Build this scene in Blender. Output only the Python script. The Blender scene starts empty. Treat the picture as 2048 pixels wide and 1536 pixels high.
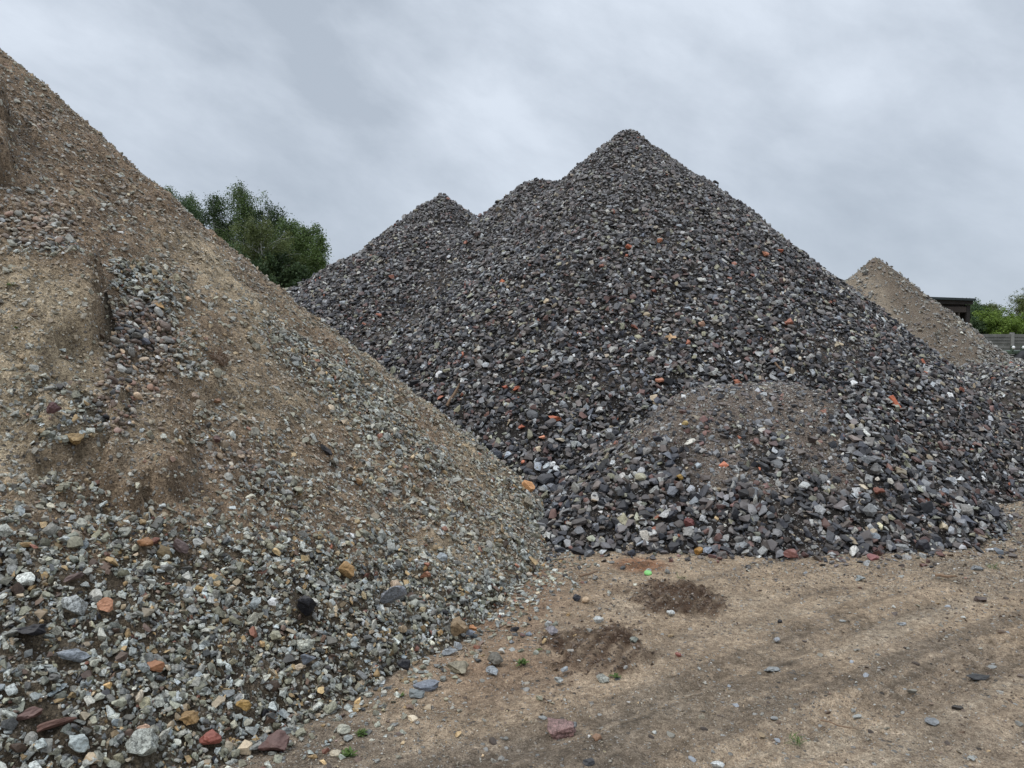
import bpy, bmesh, math, random
import numpy as np
from mathutils import Vector, Matrix, noise as mnoise

random.seed(7)
rng = np.random.default_rng(11)
sc = bpy.context.scene
COL = sc.collection

# ------------------------------------------------------------------ camera
CAM_H = 1.6
F_PX = 1500.0                       # focal length in pixels of the 2048 px wide photograph
PITCH = math.radians(3.0)
cam_d = bpy.data.cameras.new('camera')
cam_d.sensor_width = 36.0
cam_d.lens = F_PX / 2048 * 36.0
cam_d.clip_start = 0.05
cam_d.clip_end = 3000
cam = bpy.data.objects.new('camera', cam_d)
COL.objects.link(cam)
cam.location = (0, 0, CAM_H)
cam.rotation_euler = (math.radians(90) - PITCH, 0, 0)
sc.camera = cam
CP, SP = math.cos(PITCH), math.sin(PITCH)


def proj(x, y, z):
    """world -> photograph pixel (2048x1536) and depth"""
    dz = z - CAM_H
    d = y * CP - dz * SP
    u = y * SP + dz * CP
    d = np.maximum(d, 1e-3)
    return 1024 + F_PX * x / d, 768 - F_PX * u / d, d


def ray(px, py):
    a = (px - 1024) / F_PX
    b = (768 - py) / F_PX
    v = Vector((a, CP + b * SP, -SP + b * CP))
    return v.normalized()


# ------------------------------------------------------------------ noise
_tab = np.random.default_rng(5).random((8, 256, 256))


def vnoise(x, y, s=0):
    t = _tab[s % 8]
    xi = np.floor(x).astype(np.int64); yi = np.floor(y).astype(np.int64)
    fx = x - xi; fy = y - yi
    fx = fx * fx * fx * (fx * (fx * 6 - 15) + 10); fy = fy * fy * fy * (fy * (fy * 6 - 15) + 10)
    a = t[xi & 255, yi & 255]; b = t[(xi + 1) & 255, yi & 255]
    c = t[xi & 255, (yi + 1) & 255]; d = t[(xi + 1) & 255, (yi + 1) & 255]
    return (a + (b - a) * fx) * (1 - fy) + (c + (d - c) * fx) * fy


def fbm(x, y, sc_, oct_=4, s=0, gain=.5):
    r = 0; a = 1; t = 0
    ca, sa = math.cos(.7), math.sin(.7)
    x = x * sc_; y = y * sc_
    for k in range(oct_):
        r = r + a * (vnoise(x + 17.3 * k, y - 9.1 * k, s + k) - .5) * 2; t += a
        x, y = (x * ca - y * sa) * 2.03, (x * sa + y * ca) * 2.03
        a *= gain
    return r / t


def sstep(a, b, v):
    t = np.clip((v - a) / (b - a), 0, 1)
    return t * t * (3 - 2 * t)


def smax(a, b, k=.15):
    h = np.clip(.5 + .5 * (a - b) / k, 0, 1)
    return b + (a - b) * h + k * h * (1 - h)


def sdist_poly(x, y, P):
    """signed distance to closed polygon, positive inside"""
    x = np.asarray(x, float); y = np.asarray(y, float)
    d = np.full(x.shape, 1e9); inside = np.zeros(x.shape, bool)
    n = len(P)
    for i in range(n):
        ax, ay = P[i]; bx, by = P[(i + 1) % n]
        ex, ey = bx - ax, by - ay
        wx, wy = x - ax, y - ay
        t = np.clip((wx * ex + wy * ey) / (ex * ex + ey * ey), 0, 1)
        d = np.minimum(d, (wx - ex * t) ** 2 + (wy - ey * t) ** 2)
        cond = ((ay > y) != (by > y))
        with np.errstate(divide='ignore', invalid='ignore'):
            xx = (bx - ax) * (y - ay) / (by - ay + 1e-12) + ax
        inside ^= cond & (x < xx)
    d = np.sqrt(d)
    return np.where(inside, d, -d)


def cone(x, y, cx, cy, H, s, rnd=.12, wob=.0, seed=0):
    dx = x - cx; dy = y - cy
    r = np.sqrt(dx * dx + dy * dy + rnd * rnd)
    th = np.arctan2(dy, dx)
    w = 1 + wob * fbm(np.cos(th) * 2 + 5, np.sin(th) * 2 + 5, 1.3, 3, seed)
    return H - s * r * w


# ------------------------------------------------------------------ heights
LC = (-5.8, 6.8)
LH, LS = 5.13, .828


def h_left0(x, y):
    return np.maximum(cone(x, y, LC[0], LC[1], LH, LS, .15, .03, 1), cone(x, y, LC[0], LC[1], LH + .18, LS + .06, .15, .03, 1))


def hit(px, py, hf, t0=1.2, t1=60):
    """where the line of sight through a photograph pixel meets a real surface"""
    d = ray(px, py)
    ts = np.arange(t0, t1, .02)
    X = d.x * ts; Y = d.y * ts; Z = CAM_H + d.z * ts
    hh = np.maximum(hf(X, Y), 0)
    k = np.argmax(Z <= hh)
    if Z[k] > hh[k]:
        k = len(ts) - 1
    return float(X[k]), float(Y[k]), float(max(hh[k], 0)), float(ts[k])


def plan(pts, hf):
    return [hit(a, b, hf)[:2] for a, b in pts]


# crusted slabs of sand that stand proud of the left slope, with a broken scarp along their right and lower edge
SLAB1 = plan([(-500, 430), (-60, 480), (120, 478), (212, 560), (214, 650), (190, 715), (112, 712), (85, 780), (-60, 800), (-500, 800)], h_left0)
SLC = hit(195, 610, h_left0)[:2]
SLAB2 = plan([(60, 780), (190, 770), (265, 800), (262, 850), (235, 885), (150, 905), (40, 900)], h_left0)
SLAB3 = plan([(-300, 150), (2, 215), (22, 290), (18, 350), (-2, 388), (-300, 430)], h_left0)
SLAB4 = plan([(250, 800), (330, 830), (380, 880), (372, 940), (340, 985), (240, 990), (200, 920)], h_left0)
SLAB5 = plan([(300, 690), (400, 700), (440, 742), (420, 765), (330, 760)], h_left0)


def scarps(x, y):
    jx = .09 * fbm(x, y, 6, 4, 2, .65); jy = .09 * fbm(x, y, 6, 4, 3, .65)
    b = 0
    m = 0
    wx_, wy_ = SLC
    wgt = np.exp(-(np.hypot(x - wx_, y - wy_) / .62) ** 2)
    for P, hgt, fade in ((SLAB1, .27, 1.2), (SLAB2, .11, .6), (SLAB3, .26, .8), (SLAB4, .13, .6), (SLAB5, .07, .3)):
        d = sdist_poly(x + jx, y + jy, P)
        rise = sstep(-.005, .03, d)
        wg = wgt if P is SLAB1 else 1.0
        b = b + hgt * wg * rise * (1 - .75 * sstep(0, fade, d))
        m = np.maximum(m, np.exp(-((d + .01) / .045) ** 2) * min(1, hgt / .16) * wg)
    return b, m


def toe0(h): return sstep(.1, .6, h)


def h_left(x, y):
    h = h_left0(x, y)
    b, _ = scarps(x, y)
    h = h + b
    n = fbm(x, y, .9, 3, 1) * .09 + fbm(x, y, 3.2, 3, 4) * .035
    rid = 1 - np.abs(fbm(x, y, 6, 3, 5))
    # small downslope gullies
    th = np.arctan2(y - LC[1], x - LC[0])
    r = np.hypot(x - LC[0], y - LC[1])
    g = fbm(th * 9, r * .55, 1.0, 3, 6) * .06
    fine = fbm(x, y, 9, 3, 7) * .034 + fbm(x, y, 26, 2, 3) * .024
    ter = np.abs(fbm(x * .6 + y * .5, h * 2.2, 5, 3, 2)) * .045
    fine = fine - ter * toe0(h)
    toe = sstep(0, .25, h)
    return h + (n + g + .02 * rid - .02) * toe + fine - .03


DC = (2.0, 12.96)
DH, DS = 5.38, .85
MOUND = [(.1, 7.4), (.1, 6.2), (.3, 5.75), (1.1, 5.68), (2.0, 5.56), (3.0, 5.62), (3.7, 5.85), (4.25, 6.3), (4.75, 7.1), (5.3, 8.3), (3, 9.5), (1, 9.3)]


def h_dark0(x, y):
    c = cone(x, y, DC[0], DC[1], DH, DS, .06, .035, 2)
    c = smax(c, cone(x, y, .48, 13.55, 4.74, .83, .25, .03, 3), .1)     # shoulder left of the summit
    c = smax(c, cone(x, y, .80, 13.4, 4.70, .83, .25, .03, 3), .15)
    c = smax(c, cone(x, y, -1.31, 14.3, 4.5, .78, .05, .03, 4), .06)    # second summit
    c = smax(c, cone(x, y, -2.75, 14.0, 3.55, .66, .5, .04, 5), .25)    # left ridge running down
    c = smax(c, cone(x, y, -4.2, 13.6, 3.0, .60, .7, .04, 6), .25)
    return c


def h_mound(x, y):
    d = sdist_poly(x, y, MOUND)
    cap = 1.205 - .62 * np.maximum(0, np.abs(x - 1.98) - .90) ** 1.15 + .03 * fbm(x, y, 2, 2, 1)
    cap = np.minimum(cap, 1.23 + .04 * (y - 7.4))
    return -smax(-(d * .80), -cap, .12)


def h_dark(x, y):
    c = smax(h_dark0(x, y), h_mound(x, y), .06)
    toe = sstep(0, .4, c)
    return c + (fbm(x, y, .8, 3, 2) * .10 + fbm(x, y, 3, 3, 5) * .05) * toe - .03


def h_mask_mound(x, y):
    j = .25 * fbm(x, y, 3, 3, 2)
    return sstep(-.05, .1, h_mound(x, y) - h_dark0(x, y)) * (1 - sstep(.85, 1.3, np.abs(x - 1.95 + j)))


RC = (9.62, 20.0)


def h_right(x, y):
    c = cone(x, y, RC[0], RC[1], 3.95, .88, .08, .04, 6)
    c = smax(c, cone(x, y, 12.6, 19.6, 1.6, .50, .6, .05, 7), .4)
    return c + (fbm(x, y, .8, 3, 3) * .10 + fbm(x, y, 3, 3, 4) * .04) * sstep(0, .3, c) - .03


LOWP = [(5.0, 9.3), (6.2, 8.7), (8.0, 8.5), (11, 8.6), (15, 9.2), (17, 12), (15, 15.5), (9, 16), (6, 14)]


def h_low(x, y):
    d = sdist_poly(x, y, LOWP)
    cap = 1.27 + .05 * fbm(x, y, .7, 2, 1)
    h = -smax(-(d * .68), -cap, .15)
    return h + fbm(x, y, 2, 3, 2) * .04 * sstep(0, .3, h) - .03


def soil_patches(x, y):
    """dark moist soil dropped on the yard"""
    jx = .2 * fbm(x, y, 5, 5, 2, .65); jy = .24 * fbm(x, y, 4, 5, 3, .65)
    m = 0
    for cx, cy, rx, ry, a in ((1.06, 4.66, .32, .36, .0), (.50, 3.90, .29, .29, .0), (.90, 5.36, .2, .12, 0), (.78, 4.85, .2, .2, 0)):
        u = (x + jx - cx); v = (y + jy - cy)
        uu = u * math.cos(a) + v * math.sin(a); vv = -u * math.sin(a) + v * math.cos(a)
        m = np.maximum(m, (1 - sstep(.86, 1.04, np.hypot(uu / rx, vv / ry))) * (.55 if rx < .25 else 1))
    return m


RUTDIR = math.radians(32)


def h_ground(x, y):
    near = 1 - sstep(9, 16, np.hypot(x, y))
    n = fbm(x, y, .5, 3, 1) * .03 + fbm(x, y, 3, 3, 4) * .008
    fine = fbm(x, y, 12, 4, 5, .7) * .010
    # wheel ruts running away to the right
    u = (x - 1.0) * math.sin(RUTDIR) - (y - 3.0) * math.cos(RUTDIR)
    u = u + .06 * fbm(x, y, .8, 2, 3)
    v = (x - 1.0) * math.cos(RUTDIR) + (y - 3.0) * math.sin(RUTDIR)
    ruts = 0
    for c, w, dpt in ((-.46, .05, .022), (.08, .07, .02), (.2, .05, .016), (.62, .09, .02), (-.95, .05, .014), (1.3, .1, .025), (1.5, .05, .015), (-1.6, .08, .015)):
        ruts = ruts - dpt * np.exp(-((u - c) / w) ** 2)
    tread = .012 * np.sin(v * 2 * math.pi / .085 + 2 * u * 9) * (np.exp(-((u - .08) / .22) ** 2) + np.exp(-((u - 1.3) / .25) ** 2)) * sstep(-.2, .5, fbm(x, y, 1.2, 2, 7) + .3)
    m = soil_patches(x, y)
    a = math.radians(62)
    uu = x * math.sin(a) - y * math.cos(a)
    soil = m * (.020 + .007 * np.sin(uu * 2 * math.pi / .075 + 1.2 * fbm(x, y, 2, 2, 2)) + .022 * fbm(x, y, 20, 4, 1, .7))
    return (n + fine + ruts + tread + soil) * near


# ------------------------------------------------------------------ materials
def newmat(name):
    m = bpy.data.materials.new(name); m.use_nodes = True
    nt = m.node_tree; nt.nodes.clear()
    out = nt.nodes.new('ShaderNodeOutputMaterial'); b = nt.nodes.new('ShaderNodeBsdfPrincipled')
    nt.links.new(b.outputs[0], out.inputs[0])
    return m, nt, b


def nd(nt, t, **kw):
    n = nt.nodes.new(t)
    for k, v in kw.items():
        if k.startswith('i_'):
            n.inputs[int(k[2:])].default_value = v
        else:
            setattr(n, k, v)
    return n


def math_n(nt, op, a, b=None, clamp=False):
    n = nt.nodes.new('ShaderNodeMath'); n.operation = op; n.use_clamp = clamp
    for i, v in enumerate((a, b)):
        if v is None: continue
        if isinstance(v, (int, float)): n.inputs[i].default_value = v
        else: nt.links.new(v, n.inputs[i])
    return n.outputs[0]


def mixc(nt, fac, a, b, mode='MIX'):
    n = nt.nodes.new('ShaderNodeMix'); n.data_type = 'RGBA'; n.blend_type = mode
    for i, v in ((0, fac), (6, a), (7, b)):
        if isinstance(v, (int, float)): n.inputs[i].default_value = v
        elif isinstance(v, tuple): n.inputs[i].default_value = v if len(v) == 4 else (*v, 1)
        else: nt.links.new(v, n.inputs[i])
    return n.outputs[2]


def ramp(nt, src, lo, hi):
    n = nt.nodes.new('ShaderNodeMapRange'); n.inputs[1].default_value = lo; n.inputs[2].default_value = hi
    nt.links.new(src, n.inputs[0]); return n.outputs[0]


def noise_n(nt, scale, detail=4, rough=.6, vec=None):
    n = nt.nodes.new('ShaderNodeTexNoise'); n.inputs['Scale'].default_value = scale
    n.inputs['Detail'].default_value = detail; n.inputs['Roughness'].default_value = rough
    if vec is not None: nt.links.new(vec, n.inputs['Vector'])
    return n.outputs[0]


def stone_material():
    """broken rock: colour and grain come with each stone ('col', alpha = how speckled)"""
    m, nt, b = newmat('broken_rock')
    at = nt.nodes.new('ShaderNodeAttribute'); at.attribute_name = 'col'
    tc = nt.nodes.new('ShaderNodeTexCoord').outputs['Object']
    n1 = noise_n(nt, 75, 3, .75, tc)
    n2 = noise_n(nt, 210, 2, .6, tc)
    n3 = noise_n(nt, 18, 4, .6, tc)
    sp = math_n(nt, 'ADD', math_n(nt, 'MULTIPLY', n1, .6), math_n(nt, 'MULTIPLY', n2, .4))
    spk = ramp(nt, sp, .41, .57)
    dark = mixc(nt, 1.0, at.outputs['Color'], (.30, .30, .29), 'MULTIPLY')
    light = mixc(nt, 1.0, at.outputs['Color'], (1.5, 1.51, 1.48), 'MULTIPLY')
    gr = mixc(nt, spk, dark, light)
    base = mixc(nt, at.outputs['Alpha'], at.outputs['Color'], gr)
    v = ramp(nt, n3, .25, .75)
    base = mixc(nt, .8, base, mixc(nt, v, (.62, .60, .57), (1.22, 1.22, 1.2)), 'MULTIPLY')
    # fine dust settled on faces that look up
    geo = nt.nodes.new('ShaderNodeNewGeometry')
    sep = nt.nodes.new('ShaderNodeSeparateXYZ'); nt.links.new(geo.outputs['Normal'], sep.inputs[0])
    up = ramp(nt, sep.outputs[2], .3, 1.0)
    dust = math_n(nt, 'MULTIPLY', math_n(nt, 'MULTIPLY', up, n3), .22)
    base = mixc(nt, dust, base, (.27, .235, .19))
    nt.links.new(base, b.inputs['Base Color'])
    b.inputs['Roughness'].default_value = .62
    b.inputs['Specular IOR Level'].default_value = .35
    bm = nt.nodes.new('ShaderNodeBump'); bm.inputs['Strength'].default_value = .75; bm.inputs['Distance'].default_value = .006
    hsum = math_n(nt, 'ADD', math_n(nt, 'MULTIPLY', noise_n(nt, 45, 5, .65, tc), 1.0), math_n(nt, 'MULTIPLY', n1, .35))
    nt.links.new(hsum, bm.inputs['Height']); nt.links.new(bm.outputs[0], b.inputs['Normal'])
    return m


def sand_material(name, grit=.5, gr=(.55, 1.42)):
    m, nt, b = newmat(name)
    at = nt.nodes.new('ShaderNodeAttribute'); at.attribute_name = 'col'
    tc = nt.nodes.new('ShaderNodeTexCoord').outputs['Object']
    big = noise_n(nt, 3.2, 6, .7, tc)
    mid = noise_n(nt, 28, 5, .7, tc)
    fin = noise_n(nt, 170, 3, .7, tc)
    grn = noise_n(nt, 70, 3, .75, tc)
    c = mixc(nt, 1.0, at.outputs['Color'], mixc(nt, ramp(nt, big, .3, .7), (.80, .77, .74), (1.14, 1.13, 1.12)), 'MULTIPLY')
    c = mixc(nt, 1.0, c, mixc(nt, ramp(nt, mid, .3, .7), (.62, .60, .58), (1.28, 1.28, 1.27)), 'MULTIPLY')
    c = mixc(nt, 1.0, c, mixc(nt, ramp(nt, fin, .32, .68), (.52, .50, .48), (1.5, 1.5, 1.48)), 'MULTIPLY')
    c = mixc(nt, 1.0, c, mixc(nt, ramp(nt, grn, .34, .66), (gr[0], gr[0] * .97, gr[0] * .94), (gr[1], gr[1], gr[1] * .99)), 'MULTIPLY')
    # single coarse grains of many colours
    vo = nt.nodes.new('ShaderNodeTexVoronoi'); vo.inputs['Scale'].default_value = 85; nt.links.new(tc, vo.inputs['Vector'])
    sepc = nt.nodes.new('ShaderNodeSeparateColor'); nt.links.new(vo.outputs['Color'], sepc.inputs[0])
    pick = math_n(nt, 'GREATER_THAN', sepc.outputs[0], 1 - grit * .35)
    near = math_n(nt, 'LESS_THAN', vo.outputs['Distance'], .38)
    gf = math_n(nt, 'MULTIPLY', math_n(nt, 'MULTIPLY', pick, near), .8)
    gcol = nt.nodes.new('ShaderNodeValToRGB')
    el = gcol.color_ramp.elements
    el[0].position = 0; el[0].color = (.05, .045, .04, 1); el[1].position = 1; el[1].color = (.5, .47, .42, 1)
    for p, cc in ((.3, (.14, .11, .09, 1)), (.5, (.34, .33, .31, 1)), (.7, (.38, .26, .15, 1)), (.85, (.42, .43, .42, 1))):
        e = el.new(p); e.color = cc
    nt.links.new(sepc.outputs[1], gcol.inputs[0])
    c = mixc(nt, gf, c, gcol.outputs[0])
    # pebbles of two centimetres, in drifts
    vo2 = nt.nodes.new('ShaderNodeTexVoronoi'); vo2.inputs['Scale'].default_value = 42; nt.links.new(tc, vo2.inputs['Vector'])
    sep2 = nt.nodes.new('ShaderNodeSeparateColor'); nt.links.new(vo2.outputs['Color'], sep2.inputs[0])
    drift = math_n(nt, 'MULTIPLY', ramp(nt, noise_n(nt, 2.2, 4, .6, tc), .42, .66), .42 * grit + .15)
    pk2 = math_n(nt, 'LESS_THAN', sep2.outputs[0], drift)
    nr2 = ramp(nt, vo2.outputs['Distance'], .46, .36)
    sepb = nt.nodes.new('ShaderNodeSeparateColor'); nt.links.new(at.outputs['Color'], sepb.inputs[0])
    lum = ramp(nt, sepb.outputs[0], .10, .2)
    gf2 = math_n(nt, 'MULTIPLY', math_n(nt, 'MULTIPLY', math_n(nt, 'MULTIPLY', pk2, nr2), .9), lum)
    
    gc2 = nt.nodes.new('ShaderNodeValToRGB')
    e2 = gc2.color_ramp.elements
    e2[0].position = 0; e2[0].color = (.06, .055, .05, 1); e2[1].position = 1; e2[1].color = (.46, .44, .40, 1)
    for p, cc in ((.25, (.17, .15, .13, 1)), (.5, (.30, .30, .28, 1)), (.68, (.33, .24, .15, 1)), (.8, (.40, .40, .38, 1))):
        e = e2.new(p); e.color = cc
    nt.links.new(sep2.outputs[1], gc2.inputs[0])
    c = mixc(nt, gf2, c, gc2.outputs[0])
    nt.links.new(c, b.inputs['Base Color'])
    b.inputs['Roughness'].default_value = .93
    b.inputs['Specular IOR Level'].default_value = .15
    bm = nt.nodes.new('ShaderNodeBump'); bm.inputs['Strength'].default_value = 1.0; bm.inputs['Distance'].default_value = .022
    h = math_n(nt, 'ADD', math_n(nt, 'MULTIPLY', mid, 1.0), math_n(nt, 'MULTIPLY', fin, .5))
    h = math_n(nt, 'ADD', h, math_n(nt, 'MULTIPLY', grn, .9))
    h = math_n(nt, 'ADD', h, math_n(nt, 'MULTIPLY', gf2, .5))
    h = math_n(nt, 'ADD', h, math_n(nt, 'MULTIPLY', gf, .3))
    nt.links.new(h, bm.inputs['Height']); nt.links.new(bm.outputs[0], b.inputs['Normal'])
    return m


def plain_material(name, col, rough=.8, var=.35, scale=6, bump=.3, metal=0, dist=.01):
    m, nt, b = newmat(name)
    tc = nt.nodes.new('ShaderNodeTexCoord').outputs['Object']
    n = noise_n(nt, scale, 6, .65, tc)
    lo = tuple(c * (1 - var) for c in col); hi = tuple(min(1, c * (1 + var)) for c in col)
    nt.links.new(mixc(nt, ramp(nt, n, .3, .7), lo, hi), b.inputs['Base Color'])
    b.inputs['Roughness'].default_value = rough; b.inputs['Metallic'].default_value = metal
    bm = nt.nodes.new('ShaderNodeBump'); bm.inputs['Strength'].default_value = bump; bm.inputs['Distance'].default_value = dist
    nt.links.new(noise_n(nt, scale * 5, 4, .6, tc), bm.inputs['Height']); nt.links.new(bm.outputs[0], b.inputs['Normal'])
    return m


def leaf_material(name, col, var=.5, scale=.9, trans=.25):
    m, nt, b = newmat(name)
    geo = nt.nodes.new('ShaderNodeNewGeometry')
    at = nt.nodes.new('ShaderNodeAttribute'); at.attribute_name = 'shade'
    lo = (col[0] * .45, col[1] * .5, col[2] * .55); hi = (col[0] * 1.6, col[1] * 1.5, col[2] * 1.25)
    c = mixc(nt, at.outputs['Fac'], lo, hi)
    nt.links.new(c, b.inputs['Base Color'])
    b.inputs['Roughness'].default_value = .6; b.inputs['Specular IOR Level'].default_value = .25
    tr = nt.nodes.new('ShaderNodeBsdfTranslucent'); nt.links.new(c, tr.inputs[0])
    mx = nt.nodes.new('ShaderNodeMixShader'); mx.inputs[0].default_value = trans
    out = [n for n in nt.nodes if n.type == 'OUTPUT_MATERIAL'][0]
    nt.links.new(b.outputs[0], mx.inputs[1]); nt.links.new(tr.outputs[0], mx.inputs[2]); nt.links.new(mx.outputs[0], out.inputs[0])
    return m


M_STONE = stone_material()
M_SAND = sand_material('loose_sandy_gravel', .8)
M_DIRT = sand_material('trodden_dirt', .28, (.7, 1.25))


# ------------------------------------------------------------------ object helpers
def tag(o, label=None, cat=None, group=None, kind=None):
    if label: o['label'] = label
    if cat: o['category'] = cat
    if group: o['group'] = group
    if kind: o['kind'] = kind
    return o


def np_mesh(name, V, F, mat, parent=None, col=None, attr=None, smooth=False):
    """V (n,3), F (m,k)"""
    me = bpy.data.meshes.new(name)
    V = np.ascontiguousarray(V, dtype=np.float32); F = np.ascontiguousarray(F, dtype=np.int32)
    k = F.shape[1]
    me.vertices.add(len(V)); me.vertices.foreach_set('co', V.ravel())
    me.loops.add(F.size); me.loops.foreach_set('vertex_index', F.ravel())
    me.polygons.add(len(F)); me.polygons.foreach_set('loop_start', np.arange(0, F.size, k, dtype=np.int32))
    try:
        me.polygons.foreach_set('loop_total', np.full(len(F), k, dtype=np.int32))
    except Exception:
        pass
    me.update(calc_edges=True)
    me.polygons.foreach_set('use_smooth', np.full(len(F), smooth, dtype=bool))
    if col is not None:
        a = me.attributes.new('col', 'FLOAT_COLOR', 'POINT')
        a.data.foreach_set('color', np.ascontiguousarray(col, dtype=np.float32).ravel())
    if attr is not None:
        a = me.attributes.new('shade', 'FLOAT', 'POINT')
        a.data.foreach_set('value', np.ascontiguousarray(attr, dtype=np.float32).ravel())
    me.materials.append(mat)
    o = bpy.data.objects.new(name, me); COL.objects.link(o)
    if parent: o.parent = parent
    return o


class MB:
    """collects boxes, tubes and prisms and links them as one mesh object"""
    def __init__(s): s.bm = bmesh.new()

    def box(s, c, d, rot=(0, 0, 0), bev=0):
        g = bmesh.ops.create_cube(s.bm, size=1)
        M = Matrix.Translation(c) @ (Matrix.Rotation(rot[2], 4, 'Z') @ Matrix.Rotation(rot[1], 4, 'Y') @ Matrix.Rotation(rot[0], 4, 'X')) @ Matrix.Diagonal((*d, 1))
        bmesh.ops.transform(s.bm, matrix=M, verts=g['verts'])
        if bev:
            es = list({e for v in g['verts'] for e in v.link_edges})
            bmesh.ops.bevel(s.bm, geom=es, offset=bev, segments=1, affect='EDGES')
        return s

    def tube(s, pts, rad, n=6):
        rings = []
        for i, p in enumerate(pts):
            p = Vector(p)
            a = Vector(pts[max(i - 1, 0)]); b = Vector(pts[min(i + 1, len(pts) - 1)])
            t = (b - a).normalized()
            u = t.orthogonal().normalized(); w = t.cross(u)
            r = rad[i] if isinstance(rad, (list, tuple)) else rad
            rings.append([s.bm.verts.new(p + (u * math.cos(2 * math.pi * k / n) + w * math.sin(2 * math.pi * k / n)) * r) for k in range(n)])
        for i in range(len(rings) - 1):
            for k in range(n):
                s.bm.faces.new((rings[i][k], rings[i][(k + 1) % n], rings[i + 1][(k + 1) % n], rings[i + 1][k]))
        for rg in (rings[0][::-1], rings[-1]):
            try: s.bm.faces.new(rg)
            except ValueError: pass
        return s

    def build(s, name, mat, parent=None, smooth=False):
        bmesh.ops.recalc_face_normals(s.bm, faces=s.bm.faces)
        me = bpy.data.meshes.new(name); s.bm.to_mesh(me); s.bm.free()
        me.materials.append(mat)
        for p in me.polygons: p.use_smooth = smooth
        o = bpy.data.objects.new(name, me); COL.objects.link(o)
        if parent: o.parent = parent
        return o


def empty(name, loc=(0, 0, 0)):
    o = bpy.data.objects.new(name, None); COL.objects.link(o); o.location = loc
    return o


# ------------------------------------------------------------------ stone shapes
def hull_proto(seed, npts=11):
    r = random.Random(seed)
    bm = bmesh.new()
    pts = []
    for _ in range(npts):
        v = Vector((r.gauss(0, 1), r.gauss(0, 1), r.gauss(0, 1))).normalized()
        # squared-off, so that faces meet at hard broken edges
        v = Vector([math.copysign(abs(c) ** .75, c) for c in v]) * r.uniform(.78, 1.0)
        pts.append(v * .5)
        bm.verts.new(v * .5)
    g = bmesh.ops.convex_hull(bm, input=bm.verts)
    bmesh.ops.delete(bm, geom=[v for v in bm.verts if not v.link_faces], context='VERTS')
    bmesh.ops.triangulate(bm, faces=bm.faces)
    bm.verts.ensure_lookup_table(); bm.verts.index_update()
    V = np.array([v.co[:] for v in bm.verts]); F = np.array([[v.index for v in f.verts] for f in bm.faces])
    bm.free()
    return V, F


def cut_proto(seed, sub=2, cuts=9, rough=.03, round_=.0):
    """a ball cut by many planes: flat broken faces with slightly worn edges"""
    r = random.Random(seed)
    bm = bmesh.new(); bmesh.ops.create_icosphere(bm, subdivisions=sub, radius=.5)
    planes = []
    for _ in range(cuts):
        n = Vector((r.gauss(0, 1), r.gauss(0, 1), r.gauss(0, 1))).normalized()
        planes.append((n, r.uniform(.17, .36) + round_))
    off = Vector((r.random() * 50, r.random() * 50, r.random() * 50))
    for v in bm.verts:
        p = v.co.copy()
        for _ in range(2):
            for n, d in planes:
                k = p.dot(n) - d
                if k > 0: p -= n * k
        q = p * 3.2 + off
        p += v.co.normalized() * rough * mnoise.noise(q) + v.co.normalized() * rough * .5 * mnoise.noise(q * 2.7)
        v.co = p
    bm.verts.ensure_lookup_table()
    V = np.array([v.co[:] for v in bm.verts]); F = np.array([[v.index for v in f.verts] for f in bm.faces])
    bm.free()
    V /= (V.max(0) - V.min(0))
    return V, F


HULLS = [hull_proto(100 + i, 7 + i % 5) for i in range(40)]
CUTS = [hull_proto(200 + i, 9 + i % 6) for i in range(40)] + [cut_proto(300 + i, 2, 9, .12) for i in range(8)]
GRITS = [hull_proto(600 + i, 7) for i in range(12)]
PEBBLES = [cut_proto(500 + i, 2, 3, .05, .08) for i in range(10)]


def rot_mats(nrm, tilt, n):
    """random rotations whose flat axis stays near the surface normal"""
    z = nrm + rng.normal(0, 1, (n, 3)) * tilt[:, None]
    z /= np.linalg.norm(z, axis=1)[:, None]
    a = rng.normal(0, 1, (n, 3))
    xx = a - (a * z).sum(1)[:, None] * z
    xx /= np.linalg.norm(xx, axis=1)[:, None]
    yy = np.cross(z, xx)
    return np.stack([xx, yy, z], axis=2)


def scatter_arrays(P, N, size, cols, protos, tilt, flat=(.35, .75), wide=(.6, .95)):
    """stones with own size, turn and colour, merged"""
    n = len(P)
    if n == 0: return np.zeros((0, 3)), np.zeros((0, 3), int), np.zeros((0, 4))
    R = rot_mats(N, np.broadcast_to(np.asarray(tilt, float), (n,)), n)
    S = np.stack([size, size * rng.uniform(*wide, n), size * rng.uniform(*flat, n)], 1)
    which = rng.integers(0, len(protos), n)
    Vs, Fs, Cs = [], [], []; off = 0
    for k, (V, F) in enumerate(protos):
        idx = np.where(which == k)[0]
        if len(idx) == 0: continue
        A = V[None] * S[idx][:, None, :]
        W = np.einsum('nij,nvj->nvi', R[idx], A) + P[idx][:, None, :]
        nv = len(V)
        Vs.append(W.reshape(-1, 3))
        Fs.append((F[None] + (off + np.arange(len(idx)) * nv)[:, None, None]).reshape(-1, 3))
        Cs.append(np.repeat(cols[idx], nv, axis=0)); off += nv * len(idx)
    return np.concatenate(Vs), np.concatenate(Fs), np.concatenate(Cs)


def join_arrays(parts):
    off = 0; Vs, Fs, Cs = [], [], []
    for V, F, C in parts:
        if len(V) == 0: continue
        Vs.append(V); Fs.append(F + off); Cs.append(C); off += len(V)
    return np.concatenate(Vs), np.concatenate(Fs), np.concatenate(Cs)


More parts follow.
